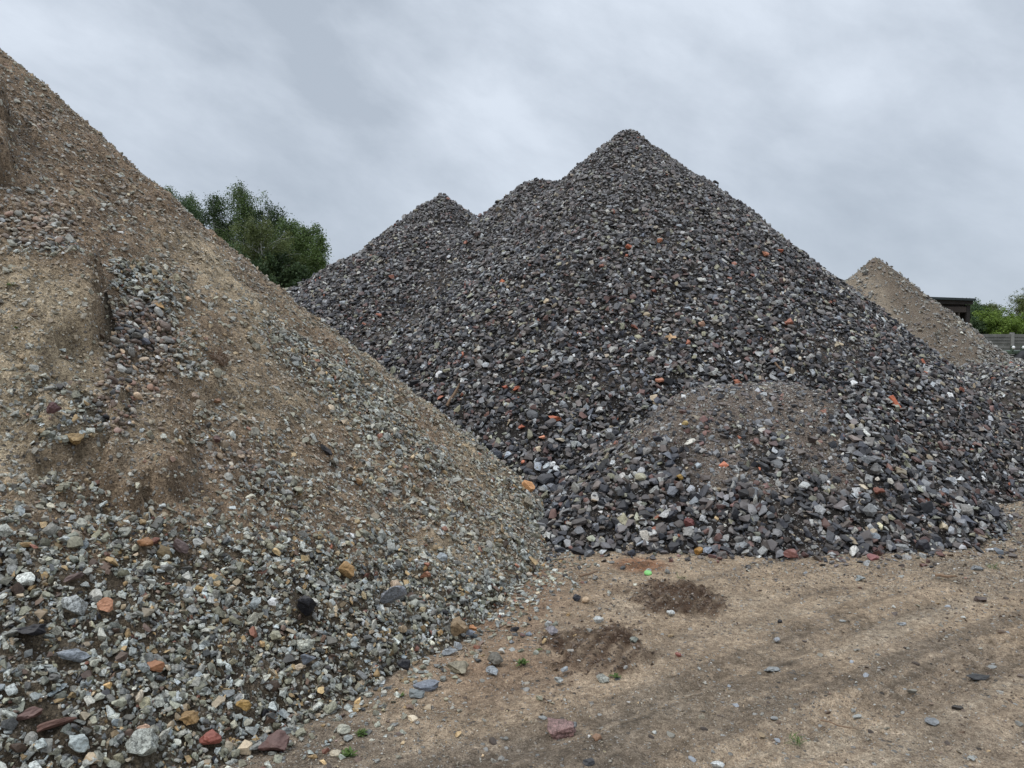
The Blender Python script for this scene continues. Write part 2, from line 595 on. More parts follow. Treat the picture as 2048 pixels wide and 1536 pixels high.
PAL_DARK = [((.020, .022, .028), .05, 28), ((.112, .096, .091), .1, 29), ((.33, .33, .325), .75, 16), ((.165, .165, .17), .3, 17),
            ((.125, .068, .058), .1, 7), ((.34, .28, .2), .3, 2.2), ((.30, .105, .06), .05, .55), ((.25, .245, .18), .6, 5), ((.05, .054, .066), .1, 9), ((.42, .42, .42), .5, .8)]
PAL_LEFT = [((.335, .34, .31), .7, 40), ((.22, .215, .165), .6, 26), ((.11, .11, .105), .4, 8), ((.31, .215, .11), .4, 8), ((.36, .29, .205), .3, 6),
            ((.13, .085, .062), .2, 5), ((.21, .09, .06), .1, 1.2), ((.022, .022, .026), .05, 1.6), ((.25, .25, .235), .6, 12), ((.38, .39, .36), .5, 2.5)]
PAL_PEB = [((.15, .105, .082), .15, 22), ((.28, .26, .23), .5, 24), ((.12, .12, .12), .2, 16), ((.34, .25, .17), .2, 14), ((.19, .115, .09), .1, 8), ((.38, .37, .34), .6, 10)]
PAL_GRIT = [((.33, .325, .30), .5, 32), ((.26, .22, .165), .3, 34), ((.36, .26, .15), .2, 9), ((.12, .10, .085), .2, 13), ((.42, .41, .39), .3, 7), ((.17, .105, .08), .1, 5)]
PAL_GREY = [((.34, .345, .33), .7, 38), ((.17, .165, .16), .4, 25), ((.05, .052, .06), .1, 12), ((.13, .10, .09), .1, 13), ((.28, .265, .22), .5, 10), ((.30, .17, .10), .2, 2)]


def pick_cols(pal, n):
    w = np.array([p[2] for p in pal], float); w /= w.sum()
    i = rng.choice(len(pal), n, p=w)
    base = np.array([p[0] for p in pal])[i]; sp = np.array([p[1] for p in pal])[i]
    v = np.exp(rng.normal(0, .34, n))[:, None]
    hue = 1 + np.outer(rng.normal(0, .05, n), np.array([1, .25, -.9])) + rng.normal(0, .008, (n, 3))
    return np.concatenate([np.clip(base * v * hue, .01, .75), np.clip(sp + rng.normal(0, .1, n), 0, 1)[:, None]], 1)


def normals(hf, x, y, e=.03):
    gx = (hf(x + e, y) - hf(x - e, y)) / (2 * e); gy = (hf(x, y + e) - hf(x, y - e)) / (2 * e)
    n = np.stack([-gx, -gy, np.ones_like(gx)], 1)
    return n / np.linalg.norm(n, axis=1)[:, None]


def sample(hf, box, per_m2, facing=-.4, margin=320, hmin=-.01):
    """random points over a slope, evenly per area of the surface, kept where the yard side of the slope can be seen"""
    x0, x1, y0, y1 = box
    n = int((x1 - x0) * (y1 - y0) * per_m2 * 1.5)
    x = rng.uniform(x0, x1, n); y = rng.uniform(y0, y1, n)
    z = hf(x, y)
    px, py, d = proj(x, y, z)
    k = (z > hmin) & (y > .5) & (px > -margin) & (px < 2048 + margin) & (py < 1536 + margin) & (d > .6)
    x, y, z = x[k], y[k], z[k]
    N = normals(hf, x, y, .08)
    area = 1 / N[:, 2]
    keep = rng.random(len(x)) < area / 1.5
    view = -np.stack([x, y, z - CAM_H], 1); view /= np.linalg.norm(view, axis=1)[:, None]
    keep &= (view * N).sum(1) > facing
    keep &= clear_of_named(x, y)
    return x[keep], y[keep], z[keep], N[keep]


def grid_mesh(name, hf, xs, ys, mat, colf, parent=None, hmin=-.06, keepf=None):
    X, Y = np.meshgrid(xs, ys, indexing='ij')
    Z = hf(X.ravel(), Y.ravel()).reshape(X.shape)
    C = colf(X.ravel(), Y.ravel())
    ok = Z > hmin
    Zc = np.maximum(Z, hmin)
    nx, ny = X.shape
    I = np.arange(nx * ny).reshape(nx, ny)
    F = np.stack([I[:-1, :-1], I[1:, :-1], I[1:, 1:], I[:-1, 1:]], -1).reshape(-1, 4)
    fk = (ok[:-1, :-1] | ok[1:, :-1] | ok[1:, 1:] | ok[:-1, 1:]).ravel()
    F = F[fk]
    used = np.zeros(nx * ny, bool); used[F.ravel()] = True
    remap = np.cumsum(used) - 1
    V = np.stack([X.ravel(), Y.ravel(), Zc.ravel()], 1)[used]
    return np_mesh(name, V, remap[F], mat, parent, C[used], smooth=True)


def rgba(c, n): return np.tile(np.array([*c, 1.0]), (n, 1))


def lerp(a, b, t): return a + (b - a) * t[:, None]


# ------------------------------------------------------------------ single stones one can point at: where they lie
def h_all(x, y):
    return np.maximum(np.maximum(np.maximum(h_left(x, y), h_dark(x, y)), np.maximum(h_low(x, y), h_right(x, y))), h_ground(x, y))


C_GRAN = (.36, .375, .375); C_BLACK = (.02, .02, .024); C_OCHRE = (.38, .24, .12); C_PINK = (.50, .25, .15); C_RED = (.27, .085, .06); C_MAROON = (.13, .07, .06)
C_OLIVE = (.2, .19, .14); C_WHITE = (.62, .61, .57); C_BRICK = (.38, .115, .06); C_SLATE = (.15, .165, .19); C_CREAM = (.55, .43, .3)
ST = [
 # left pile
 (605, 1212, 46, (1, .8, 1.25), C_BLACK, .0, 'large black angular stone low on the left pile', 0, .2, 0, .6),
 (610, 1322, 32, (1, .6, .8), C_SLATE, 0., 'dark blue-grey stone below the large black one on the left pile', 1, .4, 0, .5),
 (606, 1300, 34, (1, .8, .8), (.42, .42, .36), .9, 'pale speckled granite block between blue-grey stone and black stone', 2, .2, 0, .4),
 (218, 1219, 29, (1, .8, .85), C_PINK, .1, 'salmon pink stone in grey gravel at the lower left', 3, 0, 0, .4),
 (308, 1336, 34, (1, .6, .55), (.33, .15, .075), .1, 'orange-brown stone right of and below the salmon pink one', 4, .1, 0, .2),
 (66, 1264, 50, (1, .6, .8), C_BLACK, 0., 'black angular stone half hidden in the gravel near the left edge', 5, .3, .3, .5),
 (292, 1500, 56, (1, .8, .9), (.33, .34, .31), .9, 'big speckled grey granite stone at the bottom edge', 6, 0, 0, .3),
 (290, 1470, 30, (1, .7, .8), (.58, .38, .27), .1, 'flesh-coloured stone leaning on the big speckled granite', 7, .2, 0, .4),
 (422, 1480, 40, (1, .7, .55), C_RED, .1, 'smooth brick-red stone at the bottom of the left pile', 8, .1, .2, .3),
 (550, 1490, 54, (1, .8, .75), C_MAROON, .15, 'maroon-brown boulder at the foot of the left pile', 9, 0, 0, .2),
 (378, 1448, 36, (1, .8, .6), (.28, .17, .07), .4, 'rusty ochre stone above the brick-red one', 10, 0, 0, .3),
 (486, 1417, 30, (1, .7, .7), (.36, .22, .07), .4, 'yellow-ochre stone low in the grey gravel', 11, 0, 0, .3),
 (160, 1500, 38, (1, .8, .8), (.40, .44, .43), .3, 'pale blue-green smooth stone at the bottom left', 12, 0, 0, .3),
 (100, 1460, 62, (1, .28, .3), (.16, .085, .065), .1, 'long reddish-brown sliver of stone at the lower left', 13, .5, 0, .2),
 (62, 1430, 42, (1, .4, .4), (.17, .1, .085), .1, 'brown wedge of stone just above the long reddish sliver', 14, .7, 0, .2),
 (150, 1168, 40, (1, .3, .35), (.12, .08, .07), .1, 'dark brown elongated stone lying slanted above the salmon pink one', 15, .9, 0, .2),
 (148, 1222, 44, (1, .7, .9), C_GRAN, .9, 'grey speckled granite lump left of the salmon pink stone', 16, .1, 0, .5),
 (140, 1312, 56, (1, .45, .5), (.27, .29, .32), .5, 'long blue-grey stone lying slanted in the gravel at left', 17, .5, 0, .3),
 (768, 1200, 46, (1, .5, 1.35), (.25, .26, .29), .7, 'tall pointed grey slab standing in the left pile', 18, .1, .25, .75),
 (690, 1145, 36, (1, .8, 1.1), (.42, .26, .12), .1, 'large tan sandstone lump on the left pile', 19, .1, 0, .5),
 (787, 1172, 26, (1, .9, .9), (.48, .36, .26), .5, 'pinkish-cream pitted stone above the pointed grey slab', 20, 0, 0, .4),
 (849, 1157, 22, (1, .7, .9), (.32, .15, .09), .1, 'small brick-brown stone right of the cream pitted one', 21, .2, 0, .4),
 (912, 1262, 42, (1, .8, .95), (.28, .20, .12), .3, 'blocky brown boulder at the toe of the left pile', 22, .2, 0, .5),
 (943, 1258, 18, (1, .7, .8), (.42, .19, .08), .1, 'small orange stone touching the blocky brown boulder', 23, 0, 0, .3),
 (940, 1267, 20, (1, .8, .8), (.22, .24, .28), .3, 'small bluish-grey stone beside the blocky brown boulder', 24, 0, 0, .3),
 (855, 1368, 56, (1, .35, .42), (.20, .22, .26), .3, 'long slate-blue slab at the foot of the left pile', 25, .1, 0, .2),
 (833, 1388, 34, (1, .7, .5), (.20, .22, .22), .2, 'grey-green wedge just below the long slate-blue slab', 26, .4, 0, .2),
 (808, 1338, 30, (1, .6, .8), C_BLACK, .0, 'near-black tilted stone at the edge of the left pile', 27, .2, .6, .4),
 (900, 1300, 36, (1, .5, .5), (.28, .30, .32), .5, 'flat grey stone just below the blocky brown boulder', 28, 0, 0, .2),
 (913, 1294, 18, (1, .7, 1.2), (.42, .44, .46), .5, 'upright pale grey stone at the end of the flat grey one', 29, 0, 0, .5),
 (650, 902, 38, (1, .35, .4), C_BLACK, 0., 'narrow black stone lying alone on the sandy slope', 30, -.55, 0, .3),
 (209, 846, 16, (1, .7, .8), C_BLACK, 0., 'small black stone high on the left part of the sandy slope', 31, .3, 0, .4),
 (110, 823, 26, (1, .7, .8), (.13, .07, .07), .1, 'purple-brown triangular stone on the left slope', 32, 0, 0, .4),
 (148, 882, 32, (1, .7, .6), (.30, .20, .09), .5, 'rough ochre stone below the purple-brown triangular one', 33, 0, 0, .3),
 (372, 604, 14, (1, .9, .8), (.55, .38, .24), .1, 'round peach-coloured pebble on the upper sandy slope', 34, 0, 0, .4, True),
 (388, 796, 16, (1, .7, .5), (.40, .31, .24), .1, 'flat oval beige pebble in the middle of the sandy slope', 35, 0, 0, .3, True),
 (284, 689, 26, (1, .6, .6), (.13, .135, .16), .1, 'smooth dark slate pebble in the gully beside the crusted ledge', 36, .2, 0, .3, True),
 (240, 740, 22, (1, .7, .6), (.42, .41, .38), .3, 'smooth whitish cobble low in the gully', 37, -.5, 0, .3, True),
 (290, 1095, 30, (1, .7, .7), (.30, .15, .07), .2, 'rust-orange stone where sand gives way to gravel', 38, .2, 0, .4),
 (362, 1110, 38, (1, .5, .5), (.12, .085, .08), .1, 'dark brown slanting slab right of the rust-orange stone', 39, -.5, 0, .3),
 (432, 805, 14, (1, .9, .9), (.22, .12, .07), .3, 'small rusty clod-like stone below the dead root clump', 40, 0, 0, .4),
 (430, 892, 17, (1, .9, .9), (.13, .075, .065), .1, 'round maroon pebble in the nest of stones on the slope', 41, 0, 0, .4, True),
 (715, 968, 20, (1, .6, .6), (.30, .18, .09), .1, 'brown-orange stone high on the right side of the left pile', 42, 0, 0, .3),
 (882, 1120, 24, (1, .8, .7), (.30, .33, .35), .5, 'rounded blue-grey cobble on the right flank of the left pile', 43, 0, 0, .3, True),
 (1050, 1005, 22, (1, .8, .8), (.30, .26, .20), .3, 'brown-grey stone below the orange wood block', 44, 0, 0, .4),
 # dark pile
 (1255, 497, 17, (1, .7, .7), C_BRICK, 0., 'bright orange-red brick fragment high on the dark pile, upper of two', 50, .2, 0, .4),
 (1253, 514, 10, (1, .7, .7), C_BRICK, 0., 'small red brick chip just below the larger fragment', 51, .3, 0, .4),
 (1318, 486, 13, (1, .8, .9), (.46, .19, .1), 0., 'orange rounded stone right of the two red brick bits', 52, 0, 0, .4),
 (1560, 503, 14, (1, .5, .6), C_BRICK, 0., 'red brick sliver near the right edge of the dark pile', 53, .3, 0, .4),
 (1527, 510, 13, (1, .9, .9), (.46, .2, .12), 0., 'pinkish-orange stone left of the red sliver', 54, 0, 0, .4),
 (1575, 647, 19, (1, .7, 1.05), (.44, .19, .13), 0., 'salmon-red squared stone on the right face of the dark pile', 55, .3, 0, .6),
 (1399, 562, 20, (1, .7, .6), C_WHITE, .1, 'whitish flat stone in the middle of the dark pile', 56, 0, 0, .4),
 (1422, 752, 20, (1, .6, 1.), C_WHITE, .1, 'white upright stone just above the low sandy mound', 57, .2, .2, .6),
 (1575, 756, 11, (1, .8, 1.1), C_WHITE, .1, 'small white stone above the right end of the sandy mound', 58, 0, 0, .5),
 (1403, 650, 16, (1, .8, .9), (.44, .26, .18), .1, 'pale orange stone above the right half of the mound', 59, 0, 0, .5),
 (1320, 762, 22, (1, .6, .5), (.40, .17, .10), 0., 'terracotta stone at the top edge of the sandy mound', 60, 0, 0, .4),
 (1473, 765, 22, (1, .6, .4), (.42, .16, .09), 0., 'orange-red stone right of the white one on the mound edge', 61, 0, 0, .4),
 (1045, 858, 15, (1, .7, .7), C_BRICK, 0., 'orange brick fragment on the lower left of the dark pile', 62, 0, 0, .4),
 (1110, 838, 30, (1, .5, .4), (.46, .13, .06), 0., 'long orange-red brick piece on the lower dark pile', 63, -.1, 0, .4),
 (1034, 778, 18, (1, .5, .5), (.42, .12, .06), 0., 'orange-red sliver above left of the long brick piece', 64, .2, 0, .4),
 (1010, 775, 14, (1, .6, .6), (.40, .11, .06), 0., 'small dark red brick bit left of the orange-red sliver', 65, 0, 0, .4),
 (936, 568, 12, (1, .8, .8), C_BRICK, 0., 'small orange brick bit on the left shoulder of the dark pile', 66, 0, 0, .4),
 (1007, 565, 13, (1, .8, .8), (.50, .16, .07), 0., 'orange brick bit right of the one on the left shoulder', 67, 0, 0, .4),
 (1160, 1103, 38, (1, .5, .45), C_BLACK, 0., 'long black stone at the left end of the dark pile toe', 68, 0, 0, .2),
 (1262, 1107, 17, (1, .9, 1.), (.05, .055, .07), .1, 'rounded near-black stone at the toe, left of the amber one', 69, 0, 0, .3, True),
 (1396, 1106, 18, (1, .9, .95), (.36, .19, .05), .5, 'amber-orange speckled round stone at the toe of the dark pile', 70, 0, 0, .4, True),
 (1413, 1104, 20, (1, .8, .9), (.26, .29, .34), .6, 'blue-grey speckled stone touching the amber one', 71, 0, 0, .4),
 (1380, 1050, 24, (1, .8, .8), (.17, .06, .055), .1, 'dark red blocky stone low on the dark pile', 72, .3, 0, .3),
 (1440, 1112, 26, (1, .7, .8), (.11, .10, .095), .1, 'brown-grey wedge standing out from the toe', 73, .2, 0, .4),
 (1582, 1112, 32, (1, .6, .65), (.22, .10, .085), .2, 'reddish stone lying at the toe below the mound', 74, -.4, 0, .3),
 (1620, 880, 22, (1, .6, .9), (.11, .09, .085), .05, 'flat brown plate of rock on the right of the sandy mound', 75, .4, 0, .6),
 (1745, 942, 30, (1, .7, .6), (.15, .145, .14), .1, 'large smooth grey slab on the right of the mound', 76, 0, 0, .5),
 (1838, 1098, 26, (1, .8, .9), (.045, .045, .055), .1, 'dark rounded stone near the right end of the toe', 77, 0, 0, .4),
 (1745, 1118, 22, (1, .8, .6), (.25, .10, .095), .1, 'dusty pink stone lying just off the toe', 78, 0, 0, .3),
 (1750, 985, 22, (1, .7, .8), (.2, .075, .05), .1, 'brick-red stone low on the right side of the dark pile', 79, .2, 0, .4),
 (1370, 848, 16, (1, .7, .5), (.44, .32, .14), .3, 'yellowish stone at the upper left of the mound', 80, 0, 0, .4),
 (1360, 957, 15, (1, .9, .9), (.34, .21, .06), .3, 'ochre round stone on the left flank of the mound', 81, 0, 0, .4, True),
 # yard
 (995, 1325, 36, (1, .7, .75), (.15, .135, .11), .2, 'two-toned dark stone standing loose on the dirt', 90, .2, .4, .4),
 (986, 1345, 26, (1, .7, .7), (.28, .30, .32), .6, 'bluish-grey stone just below left of the two-toned one', 91, .1, 0, .3),
 (1003, 1303, 14, (1, .8, .9), C_WHITE, .4, 'small whitish stone behind the two-toned dark one', 92, 0, 0, .4),
 (920, 1338, 46, (1, .7, .45), (.24, .21, .15), .5, 'low olive-brown stone half sunk in the dirt by the pile', 93, 0, 0, .2),
 (1117, 1452, 62, (1, .7, .5), (.22, .13, .12), .8, 'reddish conglomerate rock half buried in the foreground dirt', 94, .1, .1, .25),
 (1143, 1453, 26, (1, .6, .6), (.14, .145, .15), .7, 'grey stone lying against the reddish conglomerate rock', 95, .2, 0, .2),
 (1102, 1262, 27, (1, .8, .7), (.24, .22, .235), .4, 'mauve-grey rounded stone on the dirt', 96, 0, 0, .3),
 (1097, 1246, 16, (1, .7, .7), (.46, .47, .46), .6, 'white-grey chip touching the mauve-grey stone', 97, 0, 0, .3),
 (1028, 1260, 21, (1, .6, .5), C_BLACK, .1, 'small black stone on reddish dirt', 98, 0, 0, .3),
 (1058, 1267, 14, (1, .8, .5), (.2, .23, .27), .3, 'small slate-blue stone right of the black one on dirt', 99, 0, 0, .3),
 (1195, 1242, 22, (1, .7, .7), (.50, .51, .50), .6, 'white speckled stone between the dark soil patches', 100, 0, 0, .3),
 (1155, 1197, 18, (1, .9, .8), (.03, .032, .04), .1, 'black stone in a nest of chips on the dirt', 101, 0, 0, .3),
 (1170, 1200, 17, (1, .9, .8), (.52, .38, .25), .2, 'peach stone beside the black one in the nest of chips', 102, 0, 0, .3, True),
 (1267, 1282, 22, (1, .7, .5), (.20, .21, .18), .3, 'greenish-grey flat stone at the upper right of the lower soil patch', 103, .3, 0, .2),
 (1205, 1358, 27, (1, .7, .7), (.27, .27, .24), .7, 'speckled grey stone below the lower soil patch', 104, -.3, 0, .3),
 (1119, 1362, 20, (1, .7, .6), (.33, .34, .33), .7, 'pale grey stone left of the speckled one on the dirt', 105, 0, 0, .3),
 (1128, 1338, 16, (1, .7, .6), (.36, .39, .42), .6, 'small bluish-white stone at the edge of the lower soil patch', 106, 0, 0, .3),
 (1342, 1229, 18, (1, .8, .9), (.52, .53, .52), .7, 'white speckled stone sitting on the upper soil patch', 107, 0, 0, .4),
 (1958, 1350, 44, (1, .4, .22), (.028, .03, .033), .1, 'flat black piece lying on the dirt at the right', 108, -.1, 0, .1),
 (1865, 1443, 28, (1, .7, .4), (.20, .21, .22), .3, 'flat grey stone set in the dirt at the lower right', 109, .2, 0, .1),
 (1915, 1416, 20, (1, .5, .5), (.04, .035, .03), 0., 'dark clod right of the flat grey stone', 110, 0, 0, .2),
 (1547, 1338, 32, (1, .7, .3), (.24, .25, .25), .4, 'flat grey stone in the middle of the dirt lane', 111, 0, 0, .1),
 (1432, 1531, 28, (1, .6, .5), (.55, .56, .55), .5, 'whitish stone at the bottom edge of the dirt', 112, 0, 0, .3),
 (1194, 1478, 20, (1, .8, .8), (.26, .15, .09), .3, 'brown round stone right of the reddish conglomerate rock', 113, 0, 0, .3, True),
 (1180, 1528, 24, (1, .6, .5), (.045, .047, .052), .1, 'dark grey stone at the bottom edge, right of the conglomerate', 114, 0, 0, .3),
 (1356, 1310, 14, (1, .8, .6), (.26, .10, .075), .1, 'small red-brown pebble on pale dirt', 115, 0, 0, .3, True),
 (1553, 1281, 13, (1, .9, .9), (.33, .34, .36), .3, 'round grey pebble with a shadow under it on the lane', 116, 0, 0, .3, True),
 (1559, 1245, 9, (1, .8, .9), C_BLACK, 0., 'tiny round black pebble beyond the grey pebble', 117, 0, 0, .4, True),
 (1962, 1199, 24, (1, .7, .5), (.085, .06, .05), .1, 'brown clod lying out on the dirt at the far right', 118, 0, 0, .2),
 (1803, 1249, 18, (1, .8, .4), (.33, .35, .37), .4, 'flat pale grey pebble on the lane at the right', 119, 0, 0, .2),
 (1718, 1157, 20, (1, .7, .6), (.26, .28, .28), .5, 'greyish stone in front of the toe, right of the mound', 120, 0, 0, .3),
 (686, 1460, 28, (1, .7, .6), (.45, .44, .36), .2, 'smooth pale beige stone on dirt below the left pile', 121, 0, 0, .3, True),
 (672, 1508, 22, (1, .7, .6), (.5, .43, .32), .2, 'cream round stone at the bottom, right of the maroon boulder', 122, 0, 0, .3, True),
 (1052, 1443, 10, (1, .5, 1.5), (.5, .40, .28), .1, 'small upright buff chip in a nest of grit in the foreground', 123, 0, 0, .8),
 (1045, 1270, 13, (1, .8, .5), (.14, .075, .065), .1, 'small maroon stone between the piles on the dirt', 124, 0, 0, .3),
]
CLEAR = []          # loose gravel leaves room for them
for s_ in ST:
    q = hit(s_[0], s_[1] + s_[2] * .15, h_all)
    CLEAR.append((q[0], q[1], s_[2] / F_PX * q[3] * .5))
CLEAR = np.array(CLEAR)


def clear_of_named(x, y, f=.85):
    ok = np.ones(len(x), bool)
    for cx, cy, r_ in CLEAR:
        ok &= (x - cx) ** 2 + (y - cy) ** 2 > (r_ * f) ** 2
    return ok


# ------------------------------------------------------------------ left pile
def ell(px, py, cx, cy, rx, ry, ang=0, soft=.35):
    a = math.radians(ang)
    u = (px - cx) * math.cos(a) + (py - cy) * math.sin(a); v = -(px - cx) * math.sin(a) + (py - cy) * math.cos(a)
    return 1 - sstep(1 - soft, 1 + soft, np.hypot(u / rx, v / ry))


_dirs = {}


def left_density(x, y, z):
    """how much of the slope is covered by stones: thick at the toe, in the gully and in some nests, thin elsewhere"""
    px, py, d = proj(x, y, z)
    j = 45 * fbm(x, y, 2.2, 4, 3)
    px = px + j; py = py + 1.2 * j
    D = np.full(x.shape, .07)
    toe = sstep(975, 1090, py - .10 * (px - 300) * (px < 300) * 0 - .22 * np.maximum(0, px - 520))
    D = np.maximum(D, toe)
    strip = 1 - sstep(.1, 1.15, z)                       # coarse stones rolled down to the foot of the slope
    D = np.maximum(D, .72 * strip)
    for e in ((265, 735, 75, 120, 10), (300, 590, 55, 80, -25), (45, 440, 110, 48, 8), (100, 830, 110, 70, 10), (480, 905, 120, 60, 15),
              (560, 985, 130, 60, 15), (330, 690, 120, 60, 35), (720, 800, 150, 60, 40), (620, 730, 120, 40, 38), (880, 950, 120, 60, 45), (140, 1000, 150, 35, 5)):
        D = np.maximum(D, ell(px, py, *e) * (.85 if e[1] < 860 and e[0] < 340 else .5))
    clump = fbm(x, y, 3.0, 3, 6)
    D = D * np.clip(1 + 1.3 * clump, .25, 1.5)
    D = D * (1 - .5 * sstep(1.5, 3.0, z))
    D = np.maximum(D, toe * .97)
    return np.clip(D, 0, 1)


def left_col(x, y):
    z = h_left0(x, y)
    n = len(x)
    px, py, d = proj(x, y, z)
    light = np.array([.44, .365, .26, 1.]); brown = np.array([.245, .18, .127, 1.]); scarp_shade = np.array([.13, .10, .068, 1.]); under = np.array([.085, .073, .054, 1.])
    c = np.tile(light, (n, 1))
    up = sstep(.2, .8, .5 + .9 * fbm(x, y, .8, 3, 2) + .35 * sstep(700, 300, py + 0 * px) + .25 * sstep(-200, 200, px - py))
    c = lerp(c, brown, np.clip(up, 0, 1) * .92)
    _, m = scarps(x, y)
    c = lerp(c, scarp_shade, np.clip(m * .62, 0, 1) * (.7 + .5 * vnoise(x * 22, y * 22, 3)))  # scarp edges darkened: their shade is put into the sand colour
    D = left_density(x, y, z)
    c = lerp(c, under, sstep(.6, 1.0, D) * .85)  # base darkened under dense stones: gap shade put into the colour
    c = c * np.clip(1 + .22 * fbm(x, y, 6, 4, 5) + 1.0 * fbm(x, y, 9, 3, 7) * .35 + .45 * fbm(x, y, 26, 2, 3), .45, 1.5)[:, None]  # hollow shade painted in: tone partly follows the fine relief, darker in low parts
    c[:, 3] = 1
    return c


xs = np.concatenate([np.arange(-13.5, -9, .12), np.arange(-9, 1.3, .024)])
ys = np.concatenate([np.arange(.3, 12, .026), np.arange(12, 15, .12)])
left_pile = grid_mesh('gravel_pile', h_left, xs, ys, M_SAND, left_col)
tag(left_pile, 'tall pile of brown sandy gravel rising on the left, grey stones heaped along its foot', 'gravel pile')

parts = []
# grit and small chips
x, y, z, N = sample(h_left, (-9, 1.3, .6, 12), 2300)
d = np.hypot(x, y)
keep = rng.random(len(x)) < np.clip(5.0 / d, 0, 1) ** 1.4 * np.clip(.62 + .9 * fbm(x, y, 2.6, 3, 4), .12, 1)
x, y, z, N, d = x[keep], y[keep], z[keep], N[keep], d[keep]
s = (.010 + rng.gamma(1.5, .006, len(x)).clip(0, .03)) * np.clip(d / 4.5, 1, 1.5)
P = np.stack([x, y, z], 1) + N * (s * .08)[:, None]
gc_ = pick_cols(PAL_GRIT, len(x)); gc_[:, :3] = gc_[:, :3] * .42 + left_col(x, y)[:, :3] * .58
parts.append(scatter_arrays(P, N, s, gc_, GRITS, .5))
# stones
for lo, hi, per, protos in ((.016, .033, 2900, HULLS), (.028, .052, 1250, CUTS), (.050, .082, 130, CUTS)):
    x, y, z, N = sample(h_left, (-9, 1.3, .6, 12), per)
    D = left_density(x, y, z)
    if lo < .03: D = D ** .8
    if lo > .05: D = D * (1 - .6 * sstep(3.5, 6, np.hypot(x, y)))
    keep = rng.random(len(x)) < D
    x, y, z, N, D = x[keep], y[keep], z[keep], N[keep], D[keep]
    s = rng.uniform(lo, hi, len(x)) * (1 + .25 * (np.hypot(x, y) > 5))
    lift = rng.uniform(-.12, .42, len(x)) * s * (.45 + .75 * D)
    P = np.stack([x, y, z], 1) + N * lift[:, None]
    px, py, _ = proj(x, y, z)
    far = (np.hypot(x, y) > 5.2)
    peb = (ell(px, py, 265, 735, 80, 130, 10) + ell(px, py, 45, 440, 120, 50, 8) + ell(px, py, 450, 920, 70, 40, 0)) > .4
    s[peb] *= .82
    cols = pick_cols(PAL_LEFT, len(x))
    cols[peb] = pick_cols(PAL_PEB, int(peb.sum()))
    # stones that lie in the sand are dusty with it
    dust = (1 - D) * .35
    cols[:, :3] = cols[:, :3] * (1 - dust[:, None]) + np.array([.32, .275, .205]) * dust[:, None]
    tilt = .2 + .32 * D
    a = ~peb
    for m_, pr in ((a & far, HULLS), (a & ~far, protos), (peb, PEBBLES)):
        parts.append(scatter_arrays(P[m_], N[m_], s[m_], cols[m_], pr, tilt[m_], (.28, .62), (.5, .92)))
V, F, C = join_arrays(parts)
left_stones = np_mesh('crushed_stone', V, F, M_STONE, left_pile, C)
tag(left_stones, kind='stuff')
print('left stones tris', len(F))


# ------------------------------------------------------------------ dark pile
def dark_col(x, y):
    n = len(x)
    m = h_mask_mound(x, y) * sstep(.25, .7, h_mound(x, y) / 1.2 + .55 * fbm(x, y, 2.2, 3, 1))
    c = np.tile(np.array([.035, .032, .03, 1.]), (n, 1))  # near-black base: shade of the gaps between stones put into the colour
    c = lerp(c, np.array([.215, .18, .155, 1.]), m)
    hz = h_dark0(x, y)
    top = sstep(.1, .45, fbm(x, y, 1.1, 3, 6) + .5 * sstep(3.9, 4.9, hz) - .3) * .6
    c = lerp(c, np.array([.13, .11, .095, 1.]), np.maximum(0, top - m))
    c[:, 3] = 1
    return c


dark_pile = grid_mesh('crushed_rock_pile', h_dark, np.arange(-8.5, 9.6, .05), np.concatenate([np.arange(5.3, 9.5, .035), np.arange(9.5, 20, .08)]), M_SAND, dark_col)
tag(dark_pile, 'largest pile, dark crushed rock with two pointed summits and a low sandy mound before it', 'rock pile')
parts = []
for lo, hi, per in ((.035, .06, 330), (.05, .085, 330), (.072, .122, 190), (.11, .155, 8)):
    x, y, z, N = sample(h_dark, (-8.5, 9.6, 5.3, 16.5), per)
    m = h_mask_mound(x, y)
    mm = h_mound(x, y)
    fine = m * sstep(.2, .75, mm / 1.2 + .55 * fbm(x, y, 2.2, 3, 1))
    fine = np.maximum(fine, .6 * sstep(.1, .45, fbm(x, y, 1.1, 3, 6) + .5 * sstep(3.9, 4.9, z) - .3))
    keep = rng.random(len(x)) < 1 - (.66 if lo < .07 else .52) * fine
    x, y, z, N, fine = x[keep], y[keep], z[keep], N[keep], fine[keep]
    s = rng.uniform(lo, hi, len(x)) * (1 - .25 * fine)
    s *= 1.04 - .12 * sstep(1.5, 4.8, z)
    lift = rng.uniform(-.2, .45, len(x)) * s * (1 - .6 * fine)
    P = np.stack([x, y, z], 1) + N * lift[:, None]
    cols = pick_cols(PAL_DARK, len(x))
    hi_t = .06 + sstep(1.2, 4.8, z)[:, None] * .38      # drier and dustier towards the summit
    cols[:, :3] = cols[:, :3] * (1 - hi_t) + np.array([.185, .172, .17]) * hi_t
    near = np.hypot(x, y) < 7.6
    for k_, pr in ((near, CUTS[:40] + CUTS[40:46]), (~near, HULLS)):
        parts.append(scatter_arrays(P[k_], N[k_], s[k_], cols[k_], pr, .34 - .1 * fine[k_], (.3, .62)))
